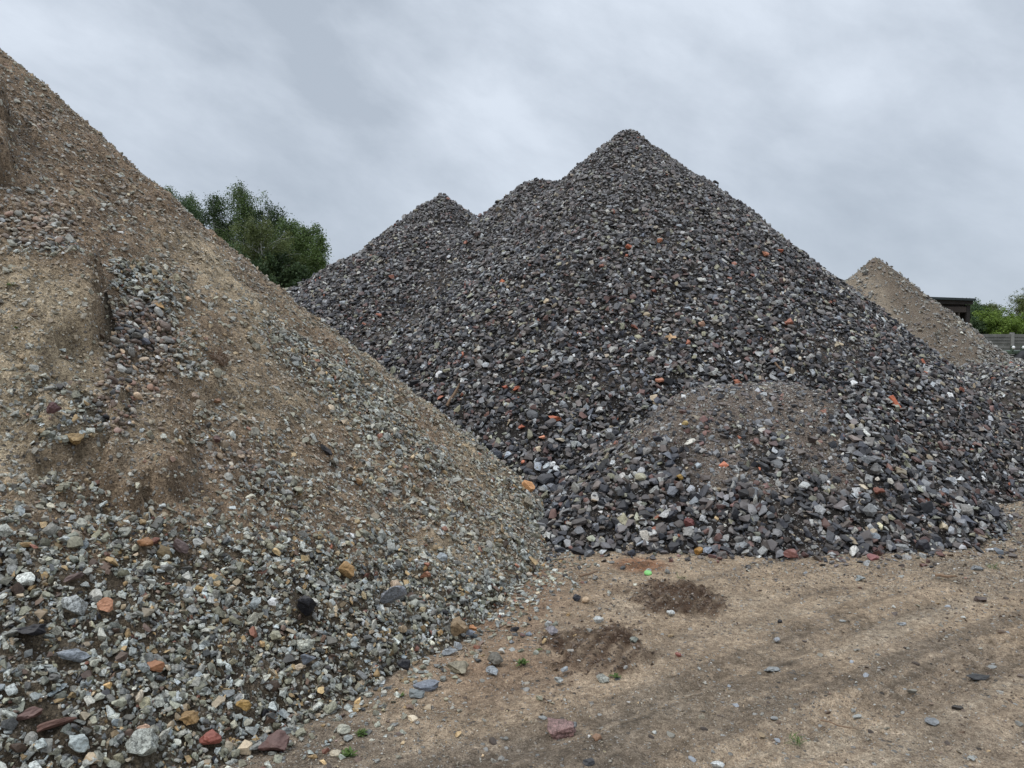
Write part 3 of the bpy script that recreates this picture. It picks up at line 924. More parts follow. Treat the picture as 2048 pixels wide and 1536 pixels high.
# grit lying between the stones of the low mound and near the summit
x, y, z, N = sample(h_dark, (.0, 5.2, 5.4, 8.8), 1300)
m = h_mask_mound(x, y) * sstep(.1, .6, h_mound(x, y) / 1.2 + .55 * fbm(x, y, 2.2, 3, 1))
keep = rng.random(len(x)) < m
x, y, z, N = x[keep], y[keep], z[keep], N[keep]
s = rng.uniform(.014, .04, len(x))
P = np.stack([x, y, z], 1) + N * (s * .15)[:, None]
gc_ = pick_cols(PAL_GREY, len(x)); gc_[:, :3] = gc_[:, :3] * .6 + np.array([.24, .195, .165]) * .4
parts.append(scatter_arrays(P, N, s, gc_, GRITS, .5))
x, y, z, N = sample(h_dark, (-8.5, 9.6, 5.3, 16.5), 420)
keep = rng.random(len(x)) < sstep(.1, .45, fbm(x, y, 1.1, 3, 6) + .5 * sstep(3.9, 4.9, z) - .3)
x, y, z, N = x[keep], y[keep], z[keep], N[keep]
s = rng.uniform(.02, .045, len(x))
P = np.stack([x, y, z], 1) + N * (s * .3)[:, None]
parts.append(scatter_arrays(P, N, s, pick_cols(PAL_GREY, len(x)) * np.array([.62, .58, .56, 1]), GRITS, .5))
V, F, C = join_arrays(parts)
tag(np_mesh('crushed_stone', V, F, M_STONE, dark_pile, C), kind='stuff')
print('dark stones tris', len(F))


# ------------------------------------------------------------------ right sandy pile and the low heap before it
def right_col(x, y):
    n = len(x)
    c = np.tile(np.array([.30, .255, .20, 1.]), (n, 1))
    t = sstep(.3, .7, .5 + .8 * fbm(x, y, .7, 3, 4) + .22 * (x - 10))
    c = lerp(c, np.array([.20, .165, .13, 1.]), t)
    return c


right_pile = grid_mesh('gravel_pile', h_right, np.arange(3.5, 17, .06), np.arange(13.5, 26, .07), M_SAND, right_col)
tag(right_pile, 'pointed pale sandy pile behind the dark rock at the right', 'gravel pile')
parts = []
for lo, hi, per in ((.025, .055, 420), (.05, .09, 300), (.08, .16, 75)):
    x, y, z, N = sample(h_right, (3.5, 17, 13.5, 24), per)
    D = .2 + .7 * sstep(.0, .5, .32 * (x - 10.2) + .25 * fbm(x, y, 1.3, 3, 2) - .12 * (z - 2)) + .5 * (1 - sstep(.2, 1.0, z))
    D = D * np.clip(1 + 1.1 * fbm(x, y, 1.6, 3, 5), .2, 1.6)
    keep = rng.random(len(x)) < D
    x, y, z, N = x[keep], y[keep], z[keep], N[keep]
    s = rng.uniform(lo, hi, len(x))
    P = np.stack([x, y, z], 1) + N * (rng.uniform(-.1, .35, len(x)) * s)[:, None]
    cols = pick_cols(PAL_GREY, len(x))
    cols[:, :3] = cols[:, :3] * .72 + np.array([.26, .22, .17]) * .28
    parts.append(scatter_arrays(P, N, s, cols, HULLS, .35, (.3, .6)))
V, F, C = join_arrays(parts)
tag(np_mesh('crushed_stone', V, F, M_STONE, right_pile, C), kind='stuff')

low_heap = grid_mesh('crushed_rock_pile', h_low, np.arange(4.5, 17.5, .06), np.arange(8.2, 16.5, .06), M_SAND, lambda x, y: rgba((.09, .082, .072), len(x)))
tag(low_heap, 'low flat-topped heap of grey crushed stone at the right edge, below the pale pile', 'rock pile')
parts = []
for lo, hi, per in ((.05, .085, 300), (.07, .11, 160)):
    x, y, z, N = sample(h_low, (4.5, 17.5, 8.2, 16.5), per, facing=-.2)
    s = rng.uniform(lo, hi, len(x))
    P = np.stack([x, y, z], 1) + N * (rng.uniform(-.2, .4, len(x)) * s)[:, None]
    mix = rng.random(len(x)) < .45
    cols = pick_cols(PAL_GREY, len(x)); cols[mix] = pick_cols(PAL_DARK, int(mix.sum()))
    parts.append(scatter_arrays(P, N, s, cols, HULLS, .5, (.35, .7)))
V, F, C = join_arrays(parts)
tag(np_mesh('crushed_stone', V, F, M_STONE, low_heap, C), kind='stuff')


# ------------------------------------------------------------------ ground
def ground_col(x, y):
    n = len(x)
    tan = np.array([.42, .335, .24, 1.]); grey = np.array([.235, .20, .158, 1.]); red = np.array([.27, .165, .105, 1.]); soil = np.array([.105, .068, .046, 1.]); pale = np.array([.45, .385, .295, 1.])
    c = np.tile(tan, (n, 1))
    c = lerp(c, grey, .75 * sstep(.35, .8, .36 + .7 * fbm(x, y, .9, 4, 2) + .35 * sstep(4.0, 2.6, y - .25 * x)))
    c = lerp(c, pale, .6 * sstep(.5, .8, .4 + .8 * fbm(x, y, 1.3, 3, 6)))
    u = (x - 1.0) * math.sin(RUTDIR) - (y - 3.0) * math.cos(RUTDIR) + .06 * fbm(x, y, .8, 2, 3)
    v = (x - 1.0) * math.cos(RUTDIR) + (y - 3.0) * math.sin(RUTDIR)
    for cc, w in ((-.46, .04), (-.38, .02), (.08, .05), (.2, .035), (-.05, .025), (.62, .07), (-.95, .03), (1.3, .08), (1.5, .04), (-1.6, .05)):
        c = lerp(c, grey * .6, np.exp(-((u - cc) / w) ** 2) * .6 * sstep(-.1, .35, fbm(x, y, 1.6, 3, 1)))
    streak = fbm(v * .55, u * 9, 1.0, 4, 5)
    c = lerp(c, grey * .6, .55 * sstep(.08, .36, streak) * sstep(-1.3, -.3, u))
    c = lerp(c, pale, .6 * sstep(.1, .5, -streak) * sstep(-1.6, -.5, u))
    edge = sstep(.1, .9, 1 - np.abs(x + .1 - .15 * (y - 4)) / .8) * sstep(3.0, 3.8, y) * (1 - sstep(5.2, 5.8, y))
    c = lerp(c, red * .9, np.clip(edge * (.55 + .8 * fbm(x, y, 2.5, 3, 4)), 0, 1))
    c = lerp(c, np.array([.33, .15, .075, 1.]), .75 * (1 - sstep(.4, 1.2, np.hypot((x - .93) / .24, (y - 5.4) / .22))))
    c = c * np.array([1.03, 1.02, 1.04, 1])
    uu = x * math.sin(math.radians(62)) - y * math.cos(math.radians(62))
    tr_ = np.sin(uu * 2 * math.pi / .075 + 1.2 * fbm(x, y, 2, 2, 2)) - 1.6 * fbm(x, y, 20, 4, 1, .7)  # valleys of the soil stripes come out darker, furrow shade painted into the colour
    c = lerp(c, soil, np.clip(soil_patches(x, y) * (.74 + .7 * fbm(x, y, 5, 4, 3, .65) - .17 * tr_), 0, 1))
    c = c * np.clip(1 + .34 * fbm(x, y, 4, 5, 2, .65) + .12 * fbm(x, y, 12, 3, 5) + .35 * fbm(x, y, 34, 2, 6), .5, 1.45)[:, None]
    far = sstep(14, 40, np.hypot(x, y))
    c = lerp(c, np.array([.16, .17, .09, 1.]), far)
    c[:, 3] = 1
    return c


def geo_steps(a, s, end):
    r = []
    while a < end:
        a += s; s *= 1.22; r.append(a)
    return np.array(r)


fx = np.arange(-2.0, 6.6, .017); fy = np.arange(1.2, 9.2, .019)
gx = geo_steps(6.6, .03, 900); gxl = -geo_steps(2.0, .03, 900)[::-1]
gy = geo_steps(9.2, .03, 1500); gyl = 1.2 - geo_steps(0, .05, 60)[::-1]
ground = grid_mesh('ground', h_ground, np.concatenate([gxl, fx, gx]), np.concatenate([gyl, fy, gy]), M_DIRT, ground_col, hmin=-5)
tag(ground, kind='structure')

# small gravel trodden into the yard
parts = []
n = 300000
x = rng.uniform(-2, 6.5, n); y = 2.0 + 7.2 * rng.random(n) ** 1.35
g = .16 + .9 * sstep(.05, .5, fbm(x, y, 2.2, 4, 5)) * .6
g = g + .8 * (1 - sstep(0, .35, np.abs(h_left0(x, y) + .10) / .35)) + .7 * (1 - sstep(0, .5, np.abs(h_dark0(x, y) + .25)))
g = g + .45 * sstep(4.6, 5.3, y) * sstep(.9, 2.5, x)
g = g * (1 - .8 * soil_patches(x, y))
keep = (rng.random(n) < g) & (h_left(x, y) < .02) & (h_dark(x, y) < .02)
x, y = x[keep], y[keep]; z = h_ground(x, y)
s = .006 + rng.gamma(1.0, .0042, len(x)); s = np.minimum(s, .05) * np.clip(y / 4.5, .8, 1.35)
N = normals(h_ground, x, y)
P = np.stack([x, y, z], 1) - N * (s * .02)[:, None]
big = s > .026
mixd = (rng.random(len(x)) < .25)
cols = pick_cols(PAL_GRIT, len(x)); cols[big] = pick_cols(PAL_LEFT, int(big.sum()))
cols[mixd & (y > 4.6)] = pick_cols(PAL_DARK, int((mixd & (y > 4.6)).sum()))
cols[:, :3] = cols[:, :3] * .68 + np.array([.33, .265, .195]) * .32
P = P + N * (s * .18)[:, None]
parts.append(scatter_arrays(P[~big], N[~big], s[~big], cols[~big], GRITS, .35, (.4, .75)))
parts.append(scatter_arrays(P[big], N[big], s[big], cols[big], CUTS, .25, (.3, .55)))
# stones that rolled off the foot of the left pile
n = 16000
x = rng.uniform(-2.5, 1.0, n); y = rng.uniform(1.4, 6.6, n)
dist = -h_left0(x, y) / LS
keep = (dist > -.05) & (rng.random(n) < np.exp(-np.maximum(dist, 0) / .16) * 1.1 * np.clip(1 + 1.2 * fbm(x, y, 3, 3, 4), .1, 2)) & (h_dark(x, y) < .02)
x, y, dist = x[keep], y[keep], dist[keep]
s = rng.uniform(.016, .05, len(x)); N = normals(h_ground, x, y)
P = np.stack([x, y, np.maximum(h_ground(x, y), h_left(x, y)) + s * .12], 1)
parts.append(scatter_arrays(P, N, s, pick_cols(PAL_LEFT, len(x)), CUTS, .3, (.35, .65)))
# and off the toe of the dark pile
n = 9000
x = rng.uniform(.2, 6.5, n); y = rng.uniform(4.8, 9.5, n)
dist = -h_dark(x, y) / .8
keep = (dist > -.03) & (dist < .6) & (rng.random(n) < np.exp(-np.maximum(dist, 0) / .16) * .95 * np.clip(1 + 1.2 * fbm(x, y, 3, 3, 4), .1, 2)) & (h_left(x, y) < .02)
x, y = x[keep], y[keep]
s = .018 + rng.gamma(1.4, .018, len(x)).clip(0, .075); N = normals(h_ground, x, y)
P = np.stack([x, y, h_ground(x, y) + s * .15], 1)
parts.append(scatter_arrays(P, N, s, pick_cols(PAL_DARK, len(x)), CUTS, .3, (.4, .7)))
# clods of soil in and round the dark patches
n = 26000
x = rng.uniform(-.2, 2.2, n); y = rng.uniform(3.2, 5.9, n)
keep = rng.random(n) < .32 * (soil_patches(x, y) + .8 * np.maximum(0, soil_patches(x + rng.normal(0, .09, n), y + rng.normal(0, .11, n)) - .2))
# crumbs scattered over the driven lane
x2 = rng.uniform(-.8, 5.5, 9000); y2 = rng.uniform(2.0, 5.2, 9000)
k2 = rng.random(9000) < sstep(.05, .5, fbm(x2, y2, 1.8, 3, 2)) * .95
x = np.concatenate([x[keep], x2[k2]]); y = np.concatenate([y[keep], y2[k2]])
s = .008 + rng.gamma(1.5, .006, len(x)); s = np.minimum(s, .04); N = normals(h_ground, x, y)
P = np.stack([x, y, h_ground(x, y)], 1)
cc = np.tile(np.array([.115, .08, .057, 0.]), (len(x), 1)) * np.exp(rng.normal(0, .25, len(x)))[:, None]
parts.append(scatter_arrays(P, N, s, cc, GRITS, .8, (.5, .8)))
V, F, C = join_arrays(parts)
tag(np_mesh('gravel', V, F, M_STONE, None, C), 'fine gravel, grit and soil crumbs trodden into the dirt yard', 'gravel', kind='stuff')
print('ground gravel tris', len(F))


# ------------------------------------------------------------------ single stones one can point at
def surf_normal(x, y, e=.05):
    return Vector(normals(h_all, np.array([x]), np.array([y]), e)[0])


def stone(px, py, wpx, dims, col, speck, label, seed, spin=0., lean=0., rnd=False, cat='stone', name='stone', group=None, sink=.22, steep=0.):
    """one named stone: wpx = its width in the photograph, dims = width, depth, height proportions"""
    x, y, z, t = hit(px, py + wpx * .15, h_all)
    w = wpx / F_PX * t * .9
    V, F = cut_proto(seed, 4, 6 if rnd else 14, .075, .09 if rnd else 0.)
    V = V * np.array(dims) * w
    n = surf_normal(x, y, .1)
    n = (n * (1 - steep) + Vector((0, -1, .25)).normalized() * steep).normalized()
    xa = Vector((1, 0, 0)); xa = (xa - n * xa.dot(n)).normalized(); ya = n.cross(xa)
    R = Matrix((xa, ya, n)).transposed()
    R = R @ Matrix.Rotation(spin, 3, 'Z') @ Matrix.Rotation(lean, 3, 'Y')
    W = V @ np.array(R).T
    cc = np.tile(np.array([*col, speck]), (len(V), 1))
    o = np_mesh(name, W, F, M_STONE, None, cc)
    on_pile = n.z < .93
    o.location = Vector((x, y, z)) + n * (dims[2] * w * (.5 - (.05 if on_pile else sink)) + (.008 if on_pile else 0))
    tag(o, label, cat, group)
    return o


for s_ in ST:
    px, py, w, dims, col, sp, lab, seed, spin, lean, steep = s_[:11]
    stone(px, py, w, dims, col, sp, lab, 900 + seed, spin, lean, rnd=len(s_) > 11, steep=steep * .6)

# look-alike chips strewn over the yard
for lab, grp, pal, cnt in (('small grey granite chip lying loose on the dirt yard', 'loose grey chips on the dirt', [((.25, .25, .24), .6, 1)], 34),
                           ('small dark brown stone lying loose on the dirt yard', 'loose brown stones on the dirt', [((.11, .085, .07), .2, 1)], 26),
                           ('small pale chip lying loose on the dirt yard', 'loose pale chips on the dirt', [((.40, .37, .32), .3, 1)], 12)):
    made = 0; r = random.Random(len(lab) + cnt)
    protos = []
    while made < cnt:
        px = r.uniform(900, 2040); py = 1130 + (1536 - 1130) * r.random() ** .8
        x, y, z, t = hit(px, py, h_all)
        if h_left(np.array([x]), np.array([y]))[0] > -.05 or h_dark(np.array([x]), np.array([y]))[0] > -.05: continue
        w = r.uniform(.02, .046)
        if len(protos) < 7:
            V, F = cut_proto(1500 + cnt * 10 + made, 2, 10, .04)
            cc = pick_cols(pal, 1)[0]
            o = np_mesh('stone_chip', V * np.array((1, .75, .5)), F, M_STONE, None, np.tile(cc, (len(V), 1)))
            protos.append(o)
        else:
            o = r.choice(protos).copy(); COL.objects.link(o)
        o.scale = (w, w, w)
        o.location = (x, y, float(h_ground(np.array([x]), np.array([y]))[0]) + w * .03)
        o.rotation_euler = (r.uniform(-.3, .3), r.uniform(-.3, .3), r.uniform(0, 6.28))
        tag(o, lab, 'stone chip', grp)
        made += 1

# ------------------------------------------------------------------ rubbish and bits of wood, leaf, weeds
M_WOODB = plain_material('orange_timber', (.58, .30, .13), .8, .15, 30, .3)
M_STICK = plain_material('weathered_wood', (.20, .13, .08), .9, .4, 40, .5)
M_BRICK = plain_material('red_tile', (.40, .12, .06), .9, .3, 40, .5)
M_LEAFD = plain_material('dry_leaf', (.50, .33, .18), .8, .2, 60, .2)
M_LID = plain_material('green_plastic', (.20, .48, .14), .4, .08, 20, .05)
M_ROOT = plain_material('dry_root', (.17, .105, .065), .95, .4, 40, .4)
M_WEED = leaf_material('weed_green', (.085, .135, .04))


def frame_at(px, py, steep=.0):
    x, y, z, t = hit(px, py, h_all)
    n = surf_normal(x, y, .1)
    n = (n * (1 - steep) + Vector((0, -1, .2)).normalized() * steep).normalized()
    xa = (Vector((1, 0, 0)) - n * n.x).normalized(); ya = n.cross(xa)
    M = Matrix((xa, ya, n)).transposed().to_4x4()
    M.translation = Vector((x, y, z))
    return M, t


M, t = frame_at(1051, 980, .35)
u = t / F_PX
b = MB(); g = b.bm
pts = [(-.5, .22), (.2, .42), (.5, .05), (.42, -.28), (.12, -.45), (-.5, -.02)]
lo = [g.verts.new((p[0] * 26 * u, p[1] * 26 * u, .0)) for p in pts]; hi = [g.verts.new((p[0] * 26 * u, p[1] * 26 * u, 9 * u)) for p in pts]
g.faces.new(hi); g.faces.new(lo[::-1])
for i in range(6): g.faces.new((lo[i], lo[(i + 1) % 6], hi[(i + 1) % 6], hi[i]))
for k in range(3):
    b.box(((-.05 + .02 * k) * 26 * u, (.17 - .14 * k) * 26 * u, 9.3 * u), (15 * u, .9 * u, .6 * u), (0, 0, .25))
o = b.build('timber_block', M_WOODB); o.matrix_world = M @ Matrix.Translation((0, 0, .03))
tag(o, 'pale orange ribbed block lying at the seam between the left pile and the dark pile', 'block')

M, t = frame_at(1786, 808, .5)
u = t / F_PX
o = MB().box((0, 0, 0), (9 * u, 27 * u, 6 * u), (0, 0, 0), 1 * u).build('brick_fragment', M_BRICK)
o.matrix_world = M @ Matrix.Translation((0, 0, .035)) @ Matrix.Rotation(.35, 4, 'Z')
tag(o, 'long red brick fragment standing on the right side of the dark pile', 'brick')

M, t = frame_at(1340, 682, .5)
u = t / F_PX
b = MB(); g = b.bm
r = random.Random(4)
c0 = g.verts.new((0, 0, .01)); ring = []
for k in range(18):
    a = 2 * math.pi * k / 18; rr = (11 if k % 4 in (0, 1) else 5.5) * u * (1.0 if k % 2 else .8)
    ring.append(g.verts.new((math.cos(a) * rr * 1.1, math.sin(a) * rr * .8, .02 * r.random())))
for k in range(18): g.faces.new((c0, ring[k], ring[(k + 1) % 18]))
o = b.build('dry_leaf', M_LEAFD); o.matrix_world = M @ Matrix.Translation((0, 0, .06))
tag(o, 'curled tan-orange fallen leaf on the face of the dark pile', 'leaf')

M, t = frame_at(1296, 1150)
u = t / F_PX
b = MB(); bmesh.ops.create_cone(b.bm, cap_ends=True, segments=28, radius1=7.5 * u, radius2=7 * u, depth=2.2 * u)
bmesh.ops.create_cone(b.bm, cap_ends=True, segments=28, radius1=5.6 * u, radius2=5.2 * u, depth=.8 * u, matrix=Matrix.Translation((0, 0, 1.5 * u)))
o = b.build('plastic_lid', M_LID); o.matrix_world = M @ Matrix.Translation((0, 0, .012)) @ Matrix.Rotation(.35, 4, 'X')
tag(o, 'green round plastic lid on the dirt before the dark pile', 'lid')

STICKS = [((895, 815), (922, 782), 3.2, 'brown weathered stick standing out of the lower dark pile'),
          ((1188, 952), (1224, 944), 1.6, 'thin yellowish splinter of wood near the seam of the piles'),
          ((1870, 1158), (1915, 1164), 2.6, 'short brown stick lying on the dirt at the right'),
          ((1160, 1160), (1195, 1153), 2.4, 'tan splinter of wood on the dirt near the left pile'),
          ((1000, 1150), (1040, 1162), 1.2, 'thin dry twig across the foot of the left pile'),
          ((805, 1072), (820, 1083), 1.6, 'short pale orange splinter on the left pile'),
          ((1545, 728), (1560, 745), 2.0, 'narrow orange splinter on the dark pile above the mound'),
          ((1640, 1452), (1716, 1478), 1.3, 'long thin dry stalk on the foreground dirt')]
for (a, c, wd, lab) in STICKS:
    p = []
    for q in range(5):
        k = q / 4; pxx = a[0] + (c[0] - a[0]) * k; pyy = a[1] + (c[1] - a[1]) * k
        x, y, z, t = hit(pxx, pyy, h_all)
        p.append(Vector((x, y, z)) + surf_normal(x, y, .1) * (.025 + .012 * math.sin(q * 2.1)))
    if wd > 3: p[-1] += Vector((0, -.06, .06))
    p = [p[0].lerp(p[-1], q / 4) * .7 + p[q] * .3 for q in range(5)]
    w = wd / F_PX * t
    o0 = p[0].copy()
    o = MB().tube([v - o0 for v in p], [w * 1.0, w * 1.1, w, w * .9, w * .5], 6).build('stick', M_STICK)
    o.location = o0; tag(o, lab, 'stick')

# dead root clump on the left slope
def root_clump(px, py, size, nn, lab, seed):
    M, t = frame_at(px, py)
    r = random.Random(seed); s = size / F_PX * t
    b = MB()
    for k in range(nn):
        a = r.uniform(0, 6.28); e = r.uniform(-.1, 1.1)
        d = Vector((math.cos(a) * math.cos(e), math.sin(a) * math.cos(e), math.sin(e)))
        p = Vector((r.uniform(-.25, .25) * s, r.uniform(-.2, .2) * s, 0)); pts = [p]
        for q in range(5):
            d = (d + Vector((r.gauss(0, .45), r.gauss(0, .45), r.gauss(-.12, .35)))).normalized()
            p = p + d * s * .14; pts.append(p)
        w = s * r.uniform(.008, .018)
        b.tube(pts, [w, w, w * .9, w * .7, w * .5, w * .25], 4)
    o = b.build('root_clump', M_ROOT); o.matrix_world = M
    V, F = cut_proto(seed, 3, 2, .16, .1)
    core = np_mesh('soil_clod', V * np.array((.75, .6, .35)) * s, F, M_STONE, o, np.tile(np.array([.15, .105, .07, 0]), (len(V), 1)))
    tag(o, lab, 'root clump')
    return o


root_clump(437, 722, 46, 60, 'tangled dead root clump with soil on the sandy slope', 21)
root_clump(188, 425, 24, 30, 'small tuft of dry roots high on the left slope', 22)


def weed(px, py, size, nl, lab, seed, grassy=False):
    M, t = frame_at(px, py)
    r = random.Random(seed); s = size / F_PX * t
    b = MB(); g = b.bm
    M2 = Matrix.Translation(M.translation)
    for k in range(nl):
        a = r.uniform(0, 6.28); L = s * r.uniform(.35, .75); w = L * (.06 if grassy else .28); e = r.uniform(.35, 1.2)
        base = Vector((r.uniform(-.25, .25) * s, r.uniform(-.25, .25) * s, 0))
        d = Vector((math.cos(a) * math.cos(e), math.sin(a) * math.cos(e), math.sin(e))); side = Vector((-math.sin(a), math.cos(a), 0)) * w
        pr = None
        for q, (f, ww) in enumerate(((0, .25), (.35, 1), (.7, .8), (1, .05))):
            c = base + d * L * f + Vector((0, 0, -L * .35 * f * f))
            v0, v1 = g.verts.new(c - side * ww * .5), g.verts.new(c + side * ww * .5)
            if pr: g.faces.new((pr[0], pr[1], v1, v0))
            pr = (v0, v1)
    sl = g.verts.layers.float.new('shade')
    for v in g.verts: v[sl] = r.uniform(.2, .9)
    o = b.build('weed', M_WEED); o.matrix_world = M2
    tag(o, lab, 'weed')


weed(1045, 1328, 26, 26, 'small green leafy weed on the dirt right of the two-toned stone', 1)
weed(802, 1392, 14, 14, 'tiny green weed beside the grey-green wedge of stone', 2)
weed(720, 1472, 24, 30, 'small green sprout on the dirt right of the pale beige stone', 3)
weed(694, 1512, 28, 30, 'low green weed at the bottom edge below the left pile', 4)
weed(20, 577, 18, 20, 'green sprout on the sandy ledge near the left edge', 5)
weed(34, 660, 11, 16, 'tiny green sprout on the sandy ledge, lower of two', 6)
weed(1985, 1138, 24, 30, 'yellow-green weed at the right in front of the dark pile', 7, True)
weed(1592, 1485, 40, 34, 'thin grass tuft in the foreground dirt', 8, True)
weed(1232, 1355, 22, 16, 'green weed at the lower edge of the lower soil patch', 9)
weed(1362, 1157, 26, 18, 'olive grass tuft near the green lid', 10, True)
weed(1262, 1102, 18, 14, 'tiny tuft of grass against the toe of the dark pile', 11, True)
weed(1078, 1303, 12, 12, 'tiny green weed above the leafy one on the dirt', 12)
weed(375, 1528, 20, 16, 'dark green sprout between stones at the bottom edge', 13)

# ------------------------------------------------------------------ trees
M_BARK = plain_material('pale_birch_bark', (.42, .41, .37), .85, .5, 7, .4)
M_BARKD = plain_material('dark_bark', (.09, .075, .06), .9, .4, 7, .4)
M_LF = [leaf_material('birch_leaves', (.078, .118, .046)), leaf_material('light_birch_leaves', (.092, .14, .05)), leaf_material('dark_leaves', (.046, .074, .034)),
        leaf_material('bright_bush_leaves', (.125, .19, .04)), leaf_material('blue_green_leaves', (.07, .115, .055)), leaf_material('olive_leaves', (.10, .125, .05))]


def leaf_cards(C, size, r_, droop=0):
    n = len(C)
    a = r_.normal(0, 1, (n, 3)); a[:, 2] = a[:, 2] * .7 - droop; a /= np.linalg.norm(a, axis=1)[:, None]
    b_ = r_.normal(0, 1, (n, 3)); b_ -= (a * b_).sum(1)[:, None] * a; b_ /= np.linalg.norm(b_, axis=1)[:, None]
    s = size * r_.uniform(.6, 1.3, n)[:, None]
    V = np.stack([C - a * s, C + b_ * s * .45, C + a * s, C - b_ * s * .45], 1).reshape(-1, 3)
    F = np.arange(n * 4).reshape(n, 4)
    return V, F


def birch(x, y, H, width, mat, lab, seed, nbr=62, leaf=.085, bark=None, z0=0., group='trees behind the left pile', base=.14, name='birch_tree', per=13, hang=1.0, cat='tree'):
    r = random.Random(seed); rn = np.random.default_rng(seed)
    root = empty(name, (x, y, z0)); tag(root, lab, cat, group)
    b = MB()
    pts = []; px_ = py_ = 0
    K = 9
    for k in range(K + 1):
        pts.append(Vector((px_, py_, H * .97 * k / K))); px_ += r.gauss(0, H * .012); py_ += r.gauss(0, H * .012)
    rad = [H * .014 * (1 - .93 * k / K) + .008 for k in range(K + 1)]
    b.tube(pts, rad, 7)
    cs = []; sh = []
    for i in range(nbr):
        f = base + (1 - base) * ((i + r.random()) / nbr)
        k = min(int(f * K), K - 1); p = pts[k].lerp(pts[k + 1], f * K - k)
        prof = (math.sin(math.pi * min(1, (1.02 - f) / (1 - base)) ** .72) * .82 + .3) * (1 - .25 * f)
        L = width * .5 * prof * r.uniform(.65, 1.25)
        a = r.uniform(0, 6.28) ; e = r.uniform(.35, .95) + .35 * f
        d = Vector((math.cos(a) * math.cos(e), math.sin(a) * math.cos(e), math.sin(e)))
        bp = [p]; q = p.copy()
        for s_ in range(5):
            q = q + d * L / 5 * 1.25; d = (d + Vector((r.gauss(0, .12), r.gauss(0, .12), -.17 * hang + r.gauss(0, .08)))).normalized(); bp.append(q.copy())
        w = rad[k] * .45
        b.tube(bp, [w, w * .8, w * .6, w * .45, w * .3, w * .15], 4)
        tone = r.random()
        for s_ in range(per):
            f2 = r.uniform(.25, 1.0) ** .8
            kk = min(int(f2 * 5), 4); o_ = bp[kk].lerp(bp[kk + 1], f2 * 5 - kk)
            # hanging twig full of leaves
            tl = r.uniform(.35, 1.0) * H * .085 * hang + .15; m_ = r.randint(14, 24)
            tt = rn.random(m_) ** .8
            dirx, diry = r.gauss(0, .35), r.gauss(0, .35)
            spread = .10 + .02 * H * .5
            c = np.stack([o_.x + dirx * tl * tt + rn.normal(0, spread * .7, m_), o_.y + diry * tl * tt + rn.normal(0, spread * .7, m_),
                          o_.z - tl * tt * (.95 if hang > .5 else .2) + rn.normal(0, spread * .55, m_)], 1)
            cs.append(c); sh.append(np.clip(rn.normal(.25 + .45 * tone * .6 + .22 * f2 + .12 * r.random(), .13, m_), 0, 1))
    C = np.concatenate(cs); S = np.concatenate(sh)
    V, F = leaf_cards(C, leaf, rn, .4 * hang)
    b.build('trunk', bark or M_BARK, root)
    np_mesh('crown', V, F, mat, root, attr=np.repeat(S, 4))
    return root


def at_px(px, D): return (px - 1024) / F_PX * D


def top_h(py, D): return CAM_H + (768 - py) / F_PX * D * 1.0 - D * math.tan(PITCH)


BT = [(318, 380, 52, 3.6, 2, 'dark tree top just peeking over the slope of the left pile'),
      (345, 384, 50, 3.6, 0, 'green birch second from the left above the left pile'),
      (372, 394, 47, 3.2, 4, 'bluish-green birch left of the tallest group, third from left'),
      (398, 392, 50, 3.4, 0, 'birch with a broken crown left of the tallest pair'),
      (428, 390, 47, 3.4, 2, 'dark birch with a pointed top just left of the tallest birch'),
      (475, 368, 46, 4.0, 0, 'tallest birch with a loose see-through crown'),
      (508, 410, 49, 2.6, 0, 'thin birch between the tallest birch and the broad dark one'),
      (543, 408, 46, 3.4, 2, 'broad dark birch right of the tallest one'),
      (572, 442, 44, 3.2, 1, 'pale green birch in front of the broad dark one'),
      (512, 450, 40, 4.4, 5, 'light green birch with drooping branches in front of the row'),
      (462, 490, 41, 3.2, 4, 'small low birch left of the drooping light green one'),
      (606, 450, 43, 2.7, 1, 'slim bright birch second from the right end'),
      (632, 468, 42, 1.7, 1, 'narrowest birch at the right end of the row'),
      (585, 500, 42, 2.6, 2, 'short dark birch low between the right-hand birches'),
      (445, 440, 50, 3.6, 2, 'dark birch behind the tallest one, showing at its left'),
      (595, 478, 48, 2.8, 2, 'dark birch behind the pale ones at right')]
for i, (px, py, D, W, mi, lab) in enumerate(BT):
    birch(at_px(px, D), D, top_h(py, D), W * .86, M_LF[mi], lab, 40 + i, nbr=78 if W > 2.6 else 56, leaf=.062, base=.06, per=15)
# dark undergrowth at their feet
for i, (px, py, D, W, lab) in enumerate(((560, 520, 40, 3.4, 'dark bush in the dip between the two piles, right one'), (500, 530, 38, 3.2, 'dark bush in the dip between the two piles, left one'), (606, 540, 40, 2.2, 'low dark bush at the foot of the right-hand birches'))):
    birch(at_px(px, D), D, top_h(py, D), W, M_LF[2], lab, 90 + i, nbr=60, base=.04, name='bush', bark=M_BARKD, hang=.6, group='undergrowth below the birches', cat='bush', per=12)

